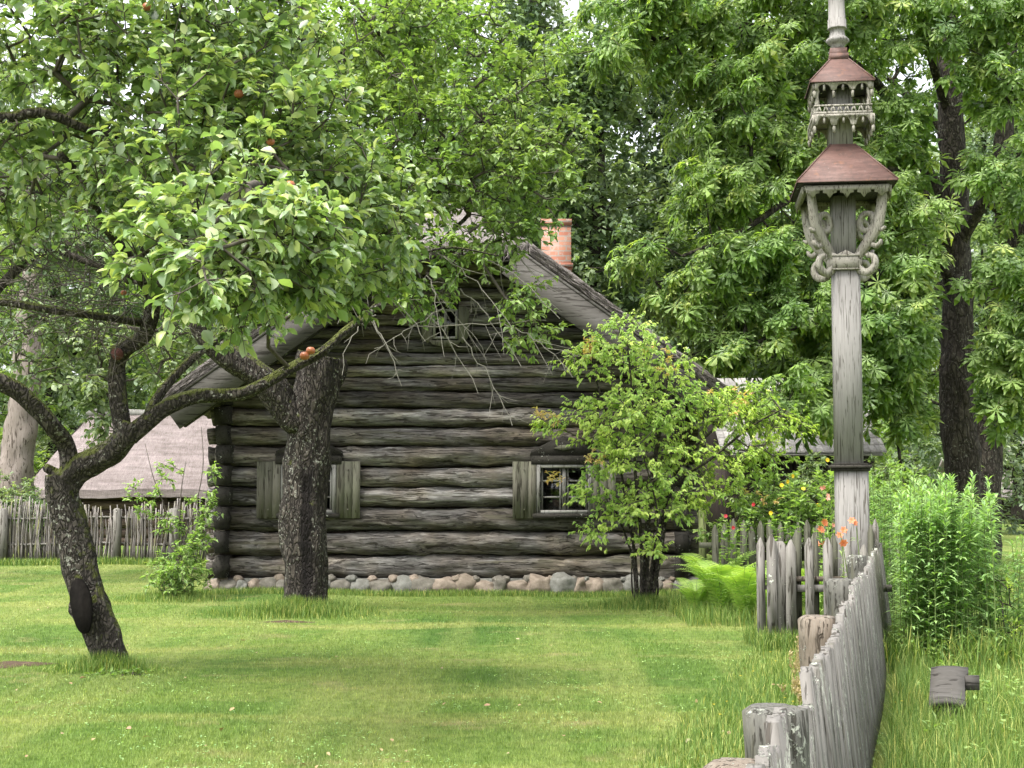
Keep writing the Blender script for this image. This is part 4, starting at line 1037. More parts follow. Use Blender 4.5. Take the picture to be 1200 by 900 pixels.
# ------------------------------------------------------------------ near apple tree
def apple_tree():
    Y = 12.65; B = P(130, 781, Y)
    h = empty('apple_tree', (B[0], Y, 0), 'leaning apple tree in the left foreground with brownish apples and a sawn hollow', 'tree')
    t = Tree()
    def pl(rows): return [P(*r) for r in rows]
    t.limb([(B[0]+.05, Y, -.1)]+pl([(126, 765, Y), (112, 722, Y), (96, 675, Y), (84, 620, Y), (74, 585, Y), (72, 556, Y)]), .155, .135, .05, wob=.3, n=26)
    t.limb(pl([(72, 572, Y), (88, 552, Y), (112, 540, Y), (132, 530, Y), (148, 512, Y-.1), (155, 496, Y-.1)]), .125, .105, .05, wob=.3, n=24)
    t.limb(pl([(70, 560, Y), (60, 552, Y), (53, 548, Y-.05)]), .05, .035, .04, wob=.4, n=12)
    # left limb
    t.limb(pl([(82, 560, Y), (78, 522, Y), (62, 500, Y-.2), (45, 480, Y-.3), (20, 458, Y-.4), (-15, 440, Y-.5), (-50, 405, Y-.6)]), .085, .068, .05, wob=.3, n=20)
    # main upward limb with kinks
    t.limb(pl([(146, 520, Y-.1), (141, 485, Y-.1), (137, 452, Y-.1), (138, 425, Y-.1), (148, 408, Y-.2), (166, 396, Y-.3), (175, 378, Y-.4), (180, 352, Y-.5), (176, 335, Y-.6)]), .08, .058, .05, wob=.32, n=20)
    t.limb(pl([(140, 425, Y-.1), (136, 415, Y-.15), (137, 408, Y-.2)]), .06, .05, .04, wob=.2, n=14)
    t.limb(pl([(178, 348, Y-.5), (168, 330, Y-.7), (150, 300, Y-.9), (120, 260, Y-1.3), (100, 215, Y-1.6), (70, 180, Y-1.9)]), .05, .028, .06, n=12)
    t.limb(pl([(178, 350, Y-.5), (190, 330, Y-1.2), (215, 290, Y-2.4), (250, 250, Y-3.4), (300, 215, Y-4.0)]), .05, .02, .08, n=12)
    t.limb(pl([(150, 330, Y-.8), (190, 250, Y-1.2), (215, 160, Y-1.4), (230, 70, Y-1.4), (235, -40, Y-1.2)]), .04, .02, .08, n=12)
    # right limb passing in front of the old trunk
    t.limb(pl([(152, 512, Y-.1), (175, 492, Y-.1), (205, 472, Y-.1), (240, 463, Y), (280, 462, Y+.1), (310, 450, Y+.1), (345, 430, Y+.2), (378, 412, Y+.2), (405, 388, Y+.3), (440, 360, Y+.4), (470, 325, Y+.5)]), .08, .028, .05, wob=.3, n=18)
    t.limb(pl([(168, 500, Y-.05), (182, 470, Y+.1), (205, 440, Y+.2), (235, 412, Y+.3), (262, 392, Y+.4), (300, 352, Y+.6)]), .05, .028, .06, n=14)
    t.limb(pl([(470, 325, Y+.5), (490, 300, Y+.4), (530, 290, Y+.3), (585, 300, Y+.3)]), .02, .007, .08, n=8)
    # long thin limb on the far left
    t.limb(pl([(-40, 350, Y-.8), (20, 356, Y-.8), (70, 365, Y-.8), (110, 370, Y-.7), (165, 378, Y-.4)][::-1]), .035, .03, .07, n=12)
    t.limb(pl([(-60, 130, Y-2.), (0, 138, Y-2.), (50, 132, Y-2.), (100, 150, Y-1.9), (140, 160, Y-1.8), (190, 190, Y-1.7)]), .045, .03, .07, n=12)
    # sawn-off limb with a dark hollow
    hq = P(92, 712, Y-.1)
    b = t.trunk_mesh()
    tk = b.build('trunk', M['bark'], h, True)
    c = MB(); a0 = P(88, 694, Y-.13); 
    c.tube([P(118, 742, Y+.05), P(108, 722, Y-.02), P(100, 711, Y-.1), P(97, 709, Y-.14)], [.12, .15, .14, .14], 26, True, .1, 2); c.build('sawn_limb', M['bark'], h, True)
    # hollow ellipse face
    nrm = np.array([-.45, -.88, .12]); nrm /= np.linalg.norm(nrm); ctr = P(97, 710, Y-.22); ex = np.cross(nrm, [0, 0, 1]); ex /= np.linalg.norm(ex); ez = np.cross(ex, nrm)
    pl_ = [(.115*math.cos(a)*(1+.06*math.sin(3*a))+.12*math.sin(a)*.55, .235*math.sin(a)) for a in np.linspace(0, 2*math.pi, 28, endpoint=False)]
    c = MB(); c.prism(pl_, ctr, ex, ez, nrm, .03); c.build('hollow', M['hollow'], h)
    pr = MB(); pr.tube([P(138, 416, Y-.26), P(137, 414, Y-.32)], .05, 14); pr.build('pruned_stub', plain('reddish_cut', (.09, .035, .03), .9, .3), h)
    Yc = Y
    spec = [
        (20, 60, 11.0, .9, .9, .8, 55), (100, 30, 10.5, .9, .9, .6, 55), (40, 200, 11.3, .7, .8, .45, 36), (20, 265, 12.0, .5, .6, .35, 14),
        (200, 40, 10.5, 1.0, .9, .55, 60), (290, 40, 10.8, .7, .9, .5, 45), (130, 110, 11.0, .7, .8, .35, 20),
        (240, 160, 10.2, .9, .9, .6, 70), (170, 220, 10.8, .5, .6, .4, 24), (330, 160, 10.4, .8, .8, .55, 55),
        (270, 270, 8.8, .55, .6, .42, 60), (330, 290, 8.8, .5, .6, .35, 44), (210, 300, 8.4, .3, .4, .2, 16), (250, 330, 8.2, .3, .4, .2, 18),
        (400, 250, 10.5, .6, .7, .5, 45), (430, 310, 11.5, .45, .5, .35, 30), (390, 330, 11.3, .4, .5, .25, 18), (440, 215, 11.2, .5, .6, .4, 26),
        (360, 340, 11.8, .35, .4, .2, 10), (300, 380, 12.2, .35, .4, .2, 9)]
    t.grow(clumps(spec), .22, .05, .05, .0045, .42, .035)
    bm_ = t.branch_mesh(5); lf = MB()
    twigs_leaves(t, bm_, lf, 4, .24, 9, T_OVAL, (.05, .115), .22, .45)
    bm_.build('branches', M['twig'], h); lf.build('crown', M['apple_leaf'], h, True)
    tw = MB()
    for k in range(330):
        A = P(random.uniform(-30, 215), random.uniform(190, 400), Y+random.uniform(-1.3, .6)); d = rdir(1)[0]*[1, .8, .7]; ln = random.uniform(.25, .85); m_ = 6; tt = np.linspace(0, 1, m_)[:, None]
        q = A+d*ln*tt+np.cumsum(rng.normal(0, .022, (m_, 3)), 0)-[0, 0, .18]*tt**2*ln; tw.tube(q, np.linspace(.006, .0022, m_), 4, False)
        for _ in range(3):
            i = random.randint(1, m_-1); e = q[i]+rdir(1)[0]*random.uniform(.08, .22); tw.tube([q[i], (q[i]+e)/2+rng.normal(0, .01, 3), e], [.0035, .003, .0018], 3, False)
    tw.build('bare_twigs', M['twig'], h)
    # fruit : each apple a child
    bmx = bmesh.new(); bmesh.ops.create_uvsphere(bmx, u_segments=14, v_segments=10, radius=1); sv = np.array([v.co[:] for v in bmx.verts]); ff = [[v.index for v in f.verts] for f in bmx.faces]; bmx.free()
    rr = np.linalg.norm(sv[:, :2], axis=1); sv[:, 2] -= .25*np.exp(-(rr/.3)**2)*np.sign(sv[:, 2])
    tri = np.array([f for f in ff if len(f) == 3]); qd = np.array([f for f in ff if len(f) == 4])
    for (px, py, YY, r, mt) in ((220, 311, 8.3, .042, 'apple'), (357, 417, Y+.05, .045, 'apple'), (364, 411, Y+.05, .042, 'apple'), (340, 217, 9.4, .035, 'apple'), (280, 110, 10, .036, 'apple'), (92, 13, 10, .04, 'apple'), (172, 8, 10.2, .034, 'apple'), (366, 358, 11.2, .038, 'apple_green'), (317, 166, 9.6, .03, 'apple'), (145, 343, 12.0, .026, 'apple')):
        p = P(px, py, YY); b = MB(); b.add(sv*r*[1, 1, .92]+p, [tri, qd])
        b.build('apple', M[mt], h, True)
apple_tree()

# ------------------------------------------------------------------ old thick fruit tree by the house
def old_tree():
    Y = 18.3; B = P(360, 715, Y)
    h = empty('old_fruit_tree', (B[0], Y, 0), 'thick old fruit tree with split bark standing in front of the log wall', 'tree')
    t = Tree(); pl = lambda rows: [P(*r) for r in rows]
    t.limb([(B[0]+.0, Y, -.1)]+pl([(360, 700, Y), (359, 660, Y), (357, 600, Y), (357, 560, Y), (364, 510, Y), (368, 460, Y), (371, 425, Y), (373, 416, Y)]), .29, .265, .06, wob=.26, n=36)
    t.limb(pl([(360, 480, Y), (345, 492, Y-.1), (335, 480, Y-.15), (318, 456, Y-.3), (295, 436, Y-.4), (270, 420, Y-.5), (245, 398, Y-.6), (232, 370, Y-.7), (222, 345, Y-.6), (200, 300, Y-.5)]), .22, .10, .06, wob=.3, n=26)
    t.limb(pl([(368, 470, Y), (390, 440, Y+.1), (394, 420, Y+.1)]), .19, .13, .06, wob=.4, n=20)
    t.limb(pl([(222, 345, Y-.6), (250, 290, Y-.6), (300, 230, Y-.7), (350, 160, Y-.8), (400, 90, Y-.9), (440, 20, Y-.9)]), .09, .04, .08, n=12)
    t.limb(pl([(300, 230, Y-.7), (370, 240, Y-1.), (450, 210, Y-1.2), (520, 170, Y-1.4), (600, 120, Y-1.6)]), .06, .025, .08, n=10)
    t.limb(pl([(480, 190, Y-1.3), (550, 240, Y-1.5), (520, 280, Y-1.5), (500, 320, Y-1.6)]), .035, .014, .08, n=8)
    t.limb(pl([(370, 240, Y-1.), (410, 300, Y-1.2), (440, 330, Y-1.3)]), .04, .016, .08, n=8)
    t.trunk_mesh().build('trunk', M['bark_split'], h, True)
    spec = [(330, 40, 17, .8, 1.2, .7, 50), (420, 40, 17, .9, 1.2, .7, 60), (500, 30, 17, .7, 1.0, .5, 45), (560, 60, 16.8, .6, .9, .5, 32),
            (400, 130, 16.8, .8, 1.1, .6, 50), (480, 130, 16.6, .8, 1.0, .6, 55), (560, 140, 16.4, .7, .9, .5, 42), (620, 90, 16.4, .4, .6, .4, 12), (640, 170, 16.4, .5, .7, .35, 20),
            (450, 210, 16.5, .8, 1.0, .5, 50), (540, 210, 16.3, .8, .9, .45, 48), (620, 225, 16.3, .6, .7, .3, 22), (380, 220, 16.8, .6, .8, .5, 34), (475, 265, 16.3, .4, .6, .3, 16),
            (550, 300, 16.3, .6, .6, .18, 17), (590, 275, 16.2, .45, .5, .22, 16), (500, 345, 16.4, .4, .5, .25, 12), (615, 345, 16.2, .3, .4, .2, 8), (625, 390, 16.2, .25, .3, .15, 7), (470, 320, 16.3, .3, .3, .2, 9)]
    t.grow(clumps(spec), .28, .08, .06, .006, .42, .05)
    bm_ = t.branch_mesh(5); lf = MB()
    twigs_leaves(t, bm_, lf, 4, .3, 9, T_OVAL, (.055, .11), .15, .5, twr=.004)
    bm_.build('branches', M['twig'], h); lf.build('crown', M['apple_leaf2'], h, True)
    # bare drooping twigs in front of the gable
    b = MB()
    for (x0, y0, x1, y1, dd) in ((505, 290, 600, 385, .1), (470, 300, 560, 400, 0), (430, 330, 500, 400, .1), (560, 300, 655, 375, .1), (500, 320, 520, 420, .2), (480, 385, 640, 375, 0), (590, 380, 670, 440, .1), (440, 370, 400, 440, .2), (540, 340, 610, 430, .1), (520, 360, 440, 410, 0), (450, 300, 395, 380, .1), (600, 290, 640, 340, 0), (470, 340, 560, 460, .15), (540, 395, 600, 500, .1), (420, 350, 470, 450, .1)):
        YY = 16.3+random.uniform(-.3, .3); A = P(x0, y0, YY); E = P(x1, y1, YY-.2); n = 12; tt = np.linspace(0, 1, n)
        pts = A+(E-A)*tt[:, None]+np.array([0, 0, 1])*(dd*np.sin(tt*math.pi))[:, None]+rng.normal(0, .014, (n, 3))
        b.tube(pts, .006*(1-.65*tt)+.0018, 5, False)
        for k in range(7):
            i = random.randint(1, n-2); d = (E-A)/np.linalg.norm(E-A)*.5+rdir(1)[0]*.9+[0, 0, -.35]; ln = random.uniform(.08, .38)
            p = pts[i]; e = p+d*ln; m_ = (p+e)/2+rng.normal(0, .02, 3); b.tube([p, m_, e], [.0035, .003, .0015], 4, False)
        for q in range(2):
                e2 = m_+rdir(1)[0]*ln*.4+[0, 0, -.03]; b.tube([m_, e2], [.0025, .0015], 3, False)
    b.build('bare_twigs', M['twig_pale'], h)
old_tree()

# ------------------------------------------------------------------ bush at the right window
def window_bush():
    Y = 19.0; B = P(757, 712, Y)
    h = empty('window_bush', (B[0], Y, 0), 'multi-stemmed yellow-green bush with reddish tips covering the right window', 'bush')
    t = Tree(); pl = lambda rows: [P(*r) for r in rows]
    for rows, r in ((((748, 715, Y), (744, 650, Y), (735, 600, Y-.1), (722, 520, Y-.2), (700, 450, Y-.3), (690, 400, Y-.4)), .022), (((752, 716, Y-.05), (752, 640, Y-.1), (745, 560, Y-.3), (742, 480, Y-.3), (735, 400, Y-.3)), .026),
                    (((757, 716, Y), (758, 650, Y), (762, 580, Y-.2), (775, 490, Y-.2), (785, 420, Y-.2)), .045), (((760, 716, Y+.05), (768, 650, Y+.1), (780, 590, Y+.2), (800, 540, Y), (840, 500, Y), (880, 470, Y)), .03),
                    (((763, 716, Y), (775, 640, Y), (790, 570, Y-.2), (830, 540, Y-.4), (880, 500, Y-.5), (915, 480, Y-.5)), .028), (((746, 716, Y+.1), (740, 650, Y+.2), (712, 580, Y-.1), (680, 540, Y-.2)), .018), (((755, 716, Y), (764, 660, Y-.3), (770, 600, Y-.4), (750, 520, Y-.6)), .02),
                    (((750, 716, Y), (741, 690, Y-.1), (742, 630, Y-.1), (750, 590, Y-.1)), .014), (((766, 716, Y), (771, 690, Y+.05), (766, 640, Y+.05), (768, 600, Y)), .014)):
        t.limb([np.array([pl([rows[0]])[0][0], rows[0][2], -.05])]+pl(rows[1:]), r*1.15, r*.4, .1, n=9, wob=.3)
    t.trunk_mesh().build('trunk', M['bark'], h, True)
    spec = [(700, 420, Y-.4, .45, .5, .35, 24), (735, 400, Y-.3, .5, .6, .4, 34), (780, 430, Y-.2, .55, .6, .4, 26), (700, 480, Y-.4, .5, .5, .35, 28), (760, 480, Y-.3, .6, .7, .4, 52), (830, 475, Y-.2, .6, .6, .35, 28),
            (650, 500, Y-.4, .35, .35, .12, 9), (880, 480, Y-.2, .55, .6, .3, 38), (920, 495, Y-.3, .35, .4, .2, 16), (720, 530, Y-.4, .45, .5, .3, 30), (780, 540, Y-.3, .6, .7, .35, 44), (850, 530, Y-.3, .6, .6, .35, 42), (905, 530, Y-.2, .35, .4, .25, 18),
            (690, 570, Y-.4, .22, .35, .22, 13), (730, 590, Y-.3, .35, .5, .28, 26), (790, 590, Y-.3, .5, .5, .28, 32), (850, 575, Y-.3, .35, .4, .15, 14), (760, 635, Y-.2, .25, .35, .2, 9), (700, 620, Y-.3, .3, .3, .08, 7)]
    t.grow(clumps(spec), .22, .1, .04, .004, .4, .02)
    b = t.branch_mesh(4); lf = MB(); twigs_leaves(t, b, lf, 4, .22, 12, T_LEAF, (.042, .078), .1, .6, out=(B[0], Y+.3))
    b.build('branches', M['twig'], h); lf.build('crown', M['bush_leaf'], h, True)
    # reddish tips
    t2 = Tree(); t2.P = t.P; t2.par = t.par; t2.fix = t.fix
    rt_ = clumps([(690, 415, Y-.7, .12, .1, .2, 8), (640, 490, Y-.5, .2, .2, .08, 6), (700, 545, Y-.7, .3, .1, .2, 5), (770, 420, Y-.7, .3, .1, .2, 5), (650, 560, Y-.5, .12, .1, .1, 4), (850, 470, Y-.8, .4, .1, .3, 5), (890, 590, Y-.6, .3, .1, .2, 3)])
    t2.tipP = rt_; t2.tipD = np.tile([0, -.3, .6], (len(rt_), 1)); lf = MB(); twigs_leaves(t2, None, lf, 3, .1, 6, T_LEAF, (.04, .07), .1, .6)
    lf.build('reddish_leaves', M['red_leaf'], h, True)
window_bush()

# ------------------------------------------------------------------ horse chestnuts
def chestnut(px, Y, r, label, trunk_rows, limb_rows, spec, lpt=5, ntw=3, size=(.16, .34), mat='chest_leaf', leaf=None):
    B = P(px, 640, Y); h = empty('chestnut_tree', (B[0], Y, 0), label, 'tree', 'horse chestnuts on the right')
    t = Tree(); t.limb([(B[0], Y, -.2), (B[0], Y, .8)]+[P(*q) for q in trunk_rows], r*1.06, r*.6, .14, wob=.22, n=26)
    for rows, r0, r1 in limb_rows: t.limb([P(*q) for q in rows], r0, r1, .16, n=12, wob=.2)
    t.trunk_mesh().build('trunk', M['bark_chest'], h, True)
    t.grow(clumps(spec), .45, .12, .07, .009, .42, .09)
    b = t.branch_mesh(6); lf = MB()
    twigs_leaves(t, b, lf, ntw, .45, lpt, leaf or T_PALM, size, .35, .75, .8, .006, whorl=False, out=(B[0], Y))
    b.build('branches', M['bark_chest'], h); lf.build('crown', M[mat], h, True)
Yc = 24.0
chestnut(1127, Yc, .31, 'big horse chestnut with fingered leaves rising behind the goldenrod clump',
    [(1128, 560, Yc), (1124, 500, Yc), (1122, 440, Yc), (1122, 380, Yc), (1120, 300, Yc), (1118, 220, Yc), (1115, 140, Yc), (1110, 40, Yc), (1105, -60, Yc)],
    [(((1118, 330, Yc), (1095, 300, Yc-.4), (1070, 295, Yc-.8), (1020, 330, Yc-1.6), (960, 370, Yc-2.4), (890, 400, Yc-2.8)), .13, .03),
     (((1116, 250, Yc), (1080, 190, Yc-.2), (1050, 130, Yc-.4), (1020, 90, Yc-.6), (960, 50, Yc-1.0), (880, 30, Yc-1.4), (760, 25, Yc-1.8)), .12, .03),
     (((1118, 300, Yc), (1075, 220, Yc-.8), (1030, 200, Yc-1.2), (950, 220, Yc-1.8), (870, 270, Yc-2.4), (800, 300, Yc-2.6)), .12, .025),
     (((1120, 290, Yc), (1150, 240, Yc-.6), (1180, 190, Yc-1.2), (1230, 160, Yc-1.6)), .13, .04),
     (((1114, 140, Yc), (1090, 60, Yc-.5), (1070, -20, Yc-.9), (1050, -80, Yc-1.2)), .10, .05),
     (((1110, 320, Yc), (1060, 400, Yc-.9), (1050, 470, Yc-1.3), (1055, 540, Yc-1.5), (1062, 570, Yc-1.6)), .05, .015),
     (((1124, 430, Yc), (1160, 400, Yc-1.2), (1200, 400, Yc-1.8)), .06, .02)],
    [(1000, 20, 23, 1.3, 1.5, .7, 34), (900, 10, 22.5, 1.5, 1.5, .6, 40), (800, 30, 22.3, 1.2, 1.2, .4, 26), (740, 20, 22, .9, .8, .4, 20), (700, 60, 22, .6, .8, .3, 7), (820, 90, 22.2, .9, .8, .4, 16), (1120, 20, 22.3, 1.2, 1.2, .8, 30), (1185, 70, 22, .8, 1.0, .8, 22),
     (900, 90, 22.4, 1.0, 1.3, .5, 26), (990, 120, 22.8, .9, 1.2, .6, 18), (1040, 160, 22.6, .7, 1.0, .7, 16), (850, 150, 22.2, .8, 1.0, .45, 18), (940, 200, 22.4, 1.0, 1.2, .5, 24), (850, 235, 21.8, .9, 1.0, .4, 22),
     (1050, 250, 22.0, .6, .8, .6, 16), (1192, 200, 21.8, .5, .8, .7, 12), (960, 290, 22.2, .9, 1.1, .5, 26), (870, 310, 21.6, .9, 1.0, .4, 26), (800, 345, 21.4, .6, .8, .28, 16), (760, 300, 21.6, .4, .5, .2, 4),
     (920, 370, 21.6, 1.0, 1.0, .4, 28), (840, 400, 21.3, .7, .8, .3, 16), (1000, 380, 21.9, .8, 1.0, .5, 22), (960, 440, 21.7, .8, 1.0, .35, 18), (1045, 390, 21.9, .6, .8, .6, 20), (1060, 330, 22, .5, .8, .4, 12), (1190, 330, 21.8, .5, .7, .4, 14), (1192, 400, 21.7, .5, .7, .5, 18), (1190, 460, 21.8, .5, .6, .4, 10), (1060, 470, 22.2, .5, .8, .5, 14), (905, 468, 20.6, .6, .6, .22, 11), (955, 480, 20.8, .5, .5, .2, 8)])
chestnut(1157, 28.5, .26, 'second horse chestnut with dark trunk at the right edge',
    [(1160, 480, 28.5), (1166, 380, 28.5), (1178, 300, 28.5), (1176, 200, 28.5), (1180, 100, 28.5), (1185, -20, 28.5)],
    [(((1178, 300, 28.5), (1240, 200, 28), (1300, 120, 28)), .15, .06), (((1178, 240, 28.5), (1100, 150, 28.2), (1040, 90, 28)), .15, .05)],
    [(1040, 60, 28, 2.0, 1.5, 1.2, 30), (1150, 100, 28, 1.6, 1.5, 1.2, 26), (1200, 250, 27.6, 1.2, 1.2, 1.2, 20), (1080, 300, 28.4, 1.6, 1.0, 1.6, 36), (1060, 450, 28.6, 1.4, 1.0, 1.0, 28), (950, 150, 28.6, 1.8, 1.2, 1.4, 36), (960, 350, 28.8, 1.6, 1.0, 1.4, 36), (1200, 420, 28, .8, 1.0, .9, 14), (1200, 10, 28, 1.2, 1.5, .8, 16)], size=(.2, .3), leaf=T_PALM_LITE, mat='bg_leaf2')  # bright yellow-green leaf colour stands in for backlight through this crown
# ------------------------------------------------------------------ woodland trees behind
def bgtree(x, Y, H, label, mat, cz, spec, r=.3, ntw=4, lpt=12, size=(.14, .25), name='woodland_tree', rows=None, leaf=T_DIAM, cat='tree', grp='trees behind the house', droop=.2):
    h = empty(name, (x, Y, 0), label, cat, grp)
    t = Tree(); t.limb(rows or [(x, Y, -.2), (x+.1, Y, H*.25), (x-.1, Y, H*.5), (x+.1, Y, H*.75), (x, Y, H*.95)], r, r*.25, .5, n=12, wob=.15)
    t.trunk_mesh().build('trunk', M['bark_bg'], h, True)
    att = []
    for (dx, z, rx, ry, rz, n) in spec:
        v = rdir(n)*(rng.random((n, 1))**.4); att.append(np.array([x+dx, Y-.3, z])+v*[rx, ry, rz])
    t.grow(np.vstack(att), .9, .1, .1, .012, .4, .12)
    b = t.branch_mesh(4); lf = MB(); twigs_leaves(t, None, lf, ntw, .7, lpt, leaf, size, droop, .55, 1.0)
    b.build('branches', M['bark_bg'], h); lf.build('crown', M[mat], h, True)
def auto_spec(H, W, z0, n, cl=16):
    s = []
    for i in range(cl):
        f = (i+.5)/cl; z = z0+(H-z0)*f; prof = math.sin(math.pi*min(1, .22+f*.78))**.6
        s.append((random.uniform(-1, 1)*W*.62*prof, z, W*.5*prof+.4, W*.35+.3, (H-z0)/cl*1.8+.4, n//cl))
    return s
def bgx(px, Y): return (px-600)/F*Y
bgtree(bgx(700, 36), 36, 13.2, 'dark green hornbeam directly behind the chimney', 'bg_leaf', 0, auto_spec(12.9, 3.4, .8, 620), ntw=5, lpt=12)
bgtree(bgx(780, 39), 39, 14.6, 'grey-green tree between the chimney and the chestnut', 'bg_leaf3', 0, auto_spec(14.3, 3.6, .8, 620), ntw=5, lpt=12)
bgtree(bgx(610, 38), 38, 16, 'tall dense tree above the hip of the thatch', 'bg_leaf3', 0, auto_spec(15.5, 3.4, 2, 600), ntw=5, lpt=12)
bgtree(bgx(500, 40), 40, 17, 'shaded tree behind the ridge of the house', 'bg_leaf3', 0, auto_spec(16.5, 3.6, 1, 560), ntw=5, lpt=12)
bgtree(bgx(348, 34), 34, 16, 'oak with a dark trunk seen through the apple leaves', 'bg_leaf2', 0, [(-1.5, 11.5, 2.2, 1.5, 1.4, 90), (1.6, 12.2, 2.2, 1.5, 1.4, 90), (0, 8.5, 1.6, 1, .8, 40), (-2, 6.5, 1.6, 1.2, 1, 70), (.2, 5.2, 1.8, 1, 1.2, 70)], r=.42, rows=[(bgx(348, 34), 34, 0), (bgx(346, 34), 34, 4), (bgx(352, 34), 34, 7), (bgx(340, 34), 34, 9.5), (bgx(350, 34), 34, 14)])
bgtree(bgx(235, 44), 44, 12, 'bright green tree behind the left roof slope', 'bg_leaf2', 0, auto_spec(9.6, 3.0, .5, 420), ntw=5, lpt=11)
bgtree(bgx(60, 46), 46, 13, 'leafy tree rising beyond the pinkish barn roof', 'bg_leaf', 0, auto_spec(12, 3.8, .5, 520), ntw=5, lpt=11)
bgtree(bgx(-30, 41), 41, 14, 'tree at the far left edge behind the stick fence', 'bg_leaf2', 0, auto_spec(14, 3.0, .5, 380), ntw=5, lpt=11)
bgtree(bgx(150, 50), 50, 10.4, 'lower tree in the gap left of the house', 'bg_leaf3', 0, auto_spec(9.8, 3.4, .5, 420), ntw=5, lpt=11)
bgtree(bgx(900, 37), 37, 15, 'bright leafy tree behind the shingled shed', 'bg_leaf2', 0, auto_spec(14.5, 3.4, 1.5, 460), ntw=5, lpt=11)
bgtree(bgx(1010, 42), 42, 15, 'tall tree behind the upper roof of the pole', 'bg_leaf', 0, auto_spec(14.5, 3.6, .8, 420), ntw=5, lpt=11)
bgtree(bgx(1160, 48), 48, 15, 'dark tree behind the big chestnut trunk', 'bg_leaf3', 0, auto_spec(16.5, 4.4, 1.5, 620), ntw=5, lpt=11)
bgtree(bgx(1190, 60), 60, 9, 'low-branched tree over the distant barn', 'bg_leaf3', 0, auto_spec(12, 4.0, 2.6, 420), ntw=5, lpt=11)
# oak boughs with lobed leaves hanging on the left
def oak_left():
    Y = 24; x = bgx(-70, Y)
    h = empty('oak_tree', (x, Y, 0), 'oak with hanging leafy boughs left of the house roof', 'tree')
    t = Tree(); t.limb([(x, Y, -.2), (x, Y, 2), (x+.1, Y, 5), (x, Y, 9)], .3, .15, .3, n=14)
    t.limb([(x, Y, 3.9), P(40, 300, Y), P(110, 310, Y), P(180, 340, Y)], .09, .03, .2, n=10)
    t.limb([(x, Y, 5), P(20, 200, Y), P(80, 150, Y), P(160, 180, Y)], .09, .03, .2, n=10)
    t.trunk_mesh().build('trunk', M['bark_bg'], h, True)
    t.grow(clumps([(60, 380, 24, .9, .9, .45, 22), (120, 400, 24, .9, .8, .5, 34), (110, 450, 23.8, .6, .6, .35, 18), (40, 430, 24, .6, .6, .3, 10), (200, 420, 24.4, .6, .6, .5, 18), (230, 380, 24.4, .5, .6, .4, 14), (30, 300, 24, .8, .8, .4, 26), (100, 290, 24.4, .7, .8, .35, 18), (60, 210, 24.4, 1.0, .8, .5, 34), (20, 100, 24.4, 1.0, .8, .9, 34), (125, 505, 23.8, .18, .2, .1, 4), (118, 488, 23.8, .25, .2, .12, 4)]), .4, .05, .06, .007, .4, .05)
    b = t.branch_mesh(4); lf = MB(); twigs_leaves(t, b, lf, 4, .35, 8, T_OVAL, (.09, .15), .2, .5, twr=.005); b.build('branches', M['twig'], h); lf.build('crown', M['bg_leaf'], h, True)
oak_left()
# far wood: one mass that closes the horizon
def far_wood():
    n = 150000; lf = MB()
    x = rng.uniform(-70, 70, n); y = rng.uniform(84, 100, n); top = 23+2.6*np.sin(x*.22+1)+1.8*np.sin(x*.6)+rng.normal(0, .8, n); z = rng.random(n)**.8*top
    k = rng.random(n) < .85
    lf.inst(*T_DIAM, np.stack([x, y, z], -1)[k], frames(rdir(n), rdir(n)+[0, 0, 1])[k], rng.uniform(.5, 1.0, n)[k])
    tag(lf.build('far_wood', M['bg_leaf3'], smooth=True), kind='stuff')
far_wood()
def dead_trunk():
    Y = 34; B = P(20, 620, Y); h = empty('dead_tree', (B[0], Y, 0), 'pale barkless dead tree trunk at the far left edge', 'tree')
    t = Tree(); t.limb([(B[0]-.1, Y, -.1)]+[P(18, 560, Y), P(26, 500, Y), P(32, 430, Y), P(36, 360, Y), P(40, 300, Y), P(42, 270, Y)], .42, .2, .2, n=16, wob=.35)
    t.limb([P(34, 430, Y), P(45, 418, Y-.1), P(52, 410, Y-.1)], .14, .05, .12, n=10, wob=.3)
    t.trunk_mesh().build('trunk', M['dead'], h, False)
dead_trunk()

# ------------------------------------------------------------------ shrubs and perennials
def small_shrub(name, label, Yb, px, spec, stems, mat='shrub_leaf', lpt=9, size=(.05, .09), ntw=3, tl=.18, cat='shrub', leaf=T_LEAF):
    B = P(px, 600, Yb); h = empty(name, (B[0], Yb, 0), label, cat); t = Tree()
    for s in stems: t.limb([np.array([B[0]+random.uniform(-.08, .08), Yb, -.02])]+[P(*q) for q in s], .012, .004, .1, n=6, wob=.1)
    t.trunk_mesh().build('stems', M['twig'], h)
    t.grow(clumps(spec), .15, .05, .04, .003, .4, .01); b = t.branch_mesh(4); lf = MB(); twigs_leaves(t, b, lf, ntw, tl, lpt, leaf, size, .1, .6)
    b.build('branches', M['twig'], h); lf.build('leaves', M[mat], h, True)
Ys = 20.2
small_shrub('corner_shrub', 'leafy shrub with thin tall shoots at the left house corner', Ys, 208,
    [(208, 675, Ys-.1, .42, .4, .3, 60), (225, 640, Ys, .25, .3, .3, 20), (235, 600, Ys, .15, .2, .35, 12), (200, 615, Ys, .35, .2, .2, 10), (175, 585, Ys, .3, .2, .25, 8), (195, 560, Ys, .25, .2, .2, 5), (245, 560, Ys, .12, .2, .3, 4)],
    [[(205, 640, Ys), (195, 600, Ys), (180, 560, Ys), (170, 520, Ys)], [(210, 640, Ys), (212, 580, Ys), (218, 540, Ys)], [(215, 640, Ys), (230, 590, Ys), (238, 545, Ys), (236, 500, Ys)], [(205, 650, Ys), (180, 620, Ys), (160, 600, Ys)]])
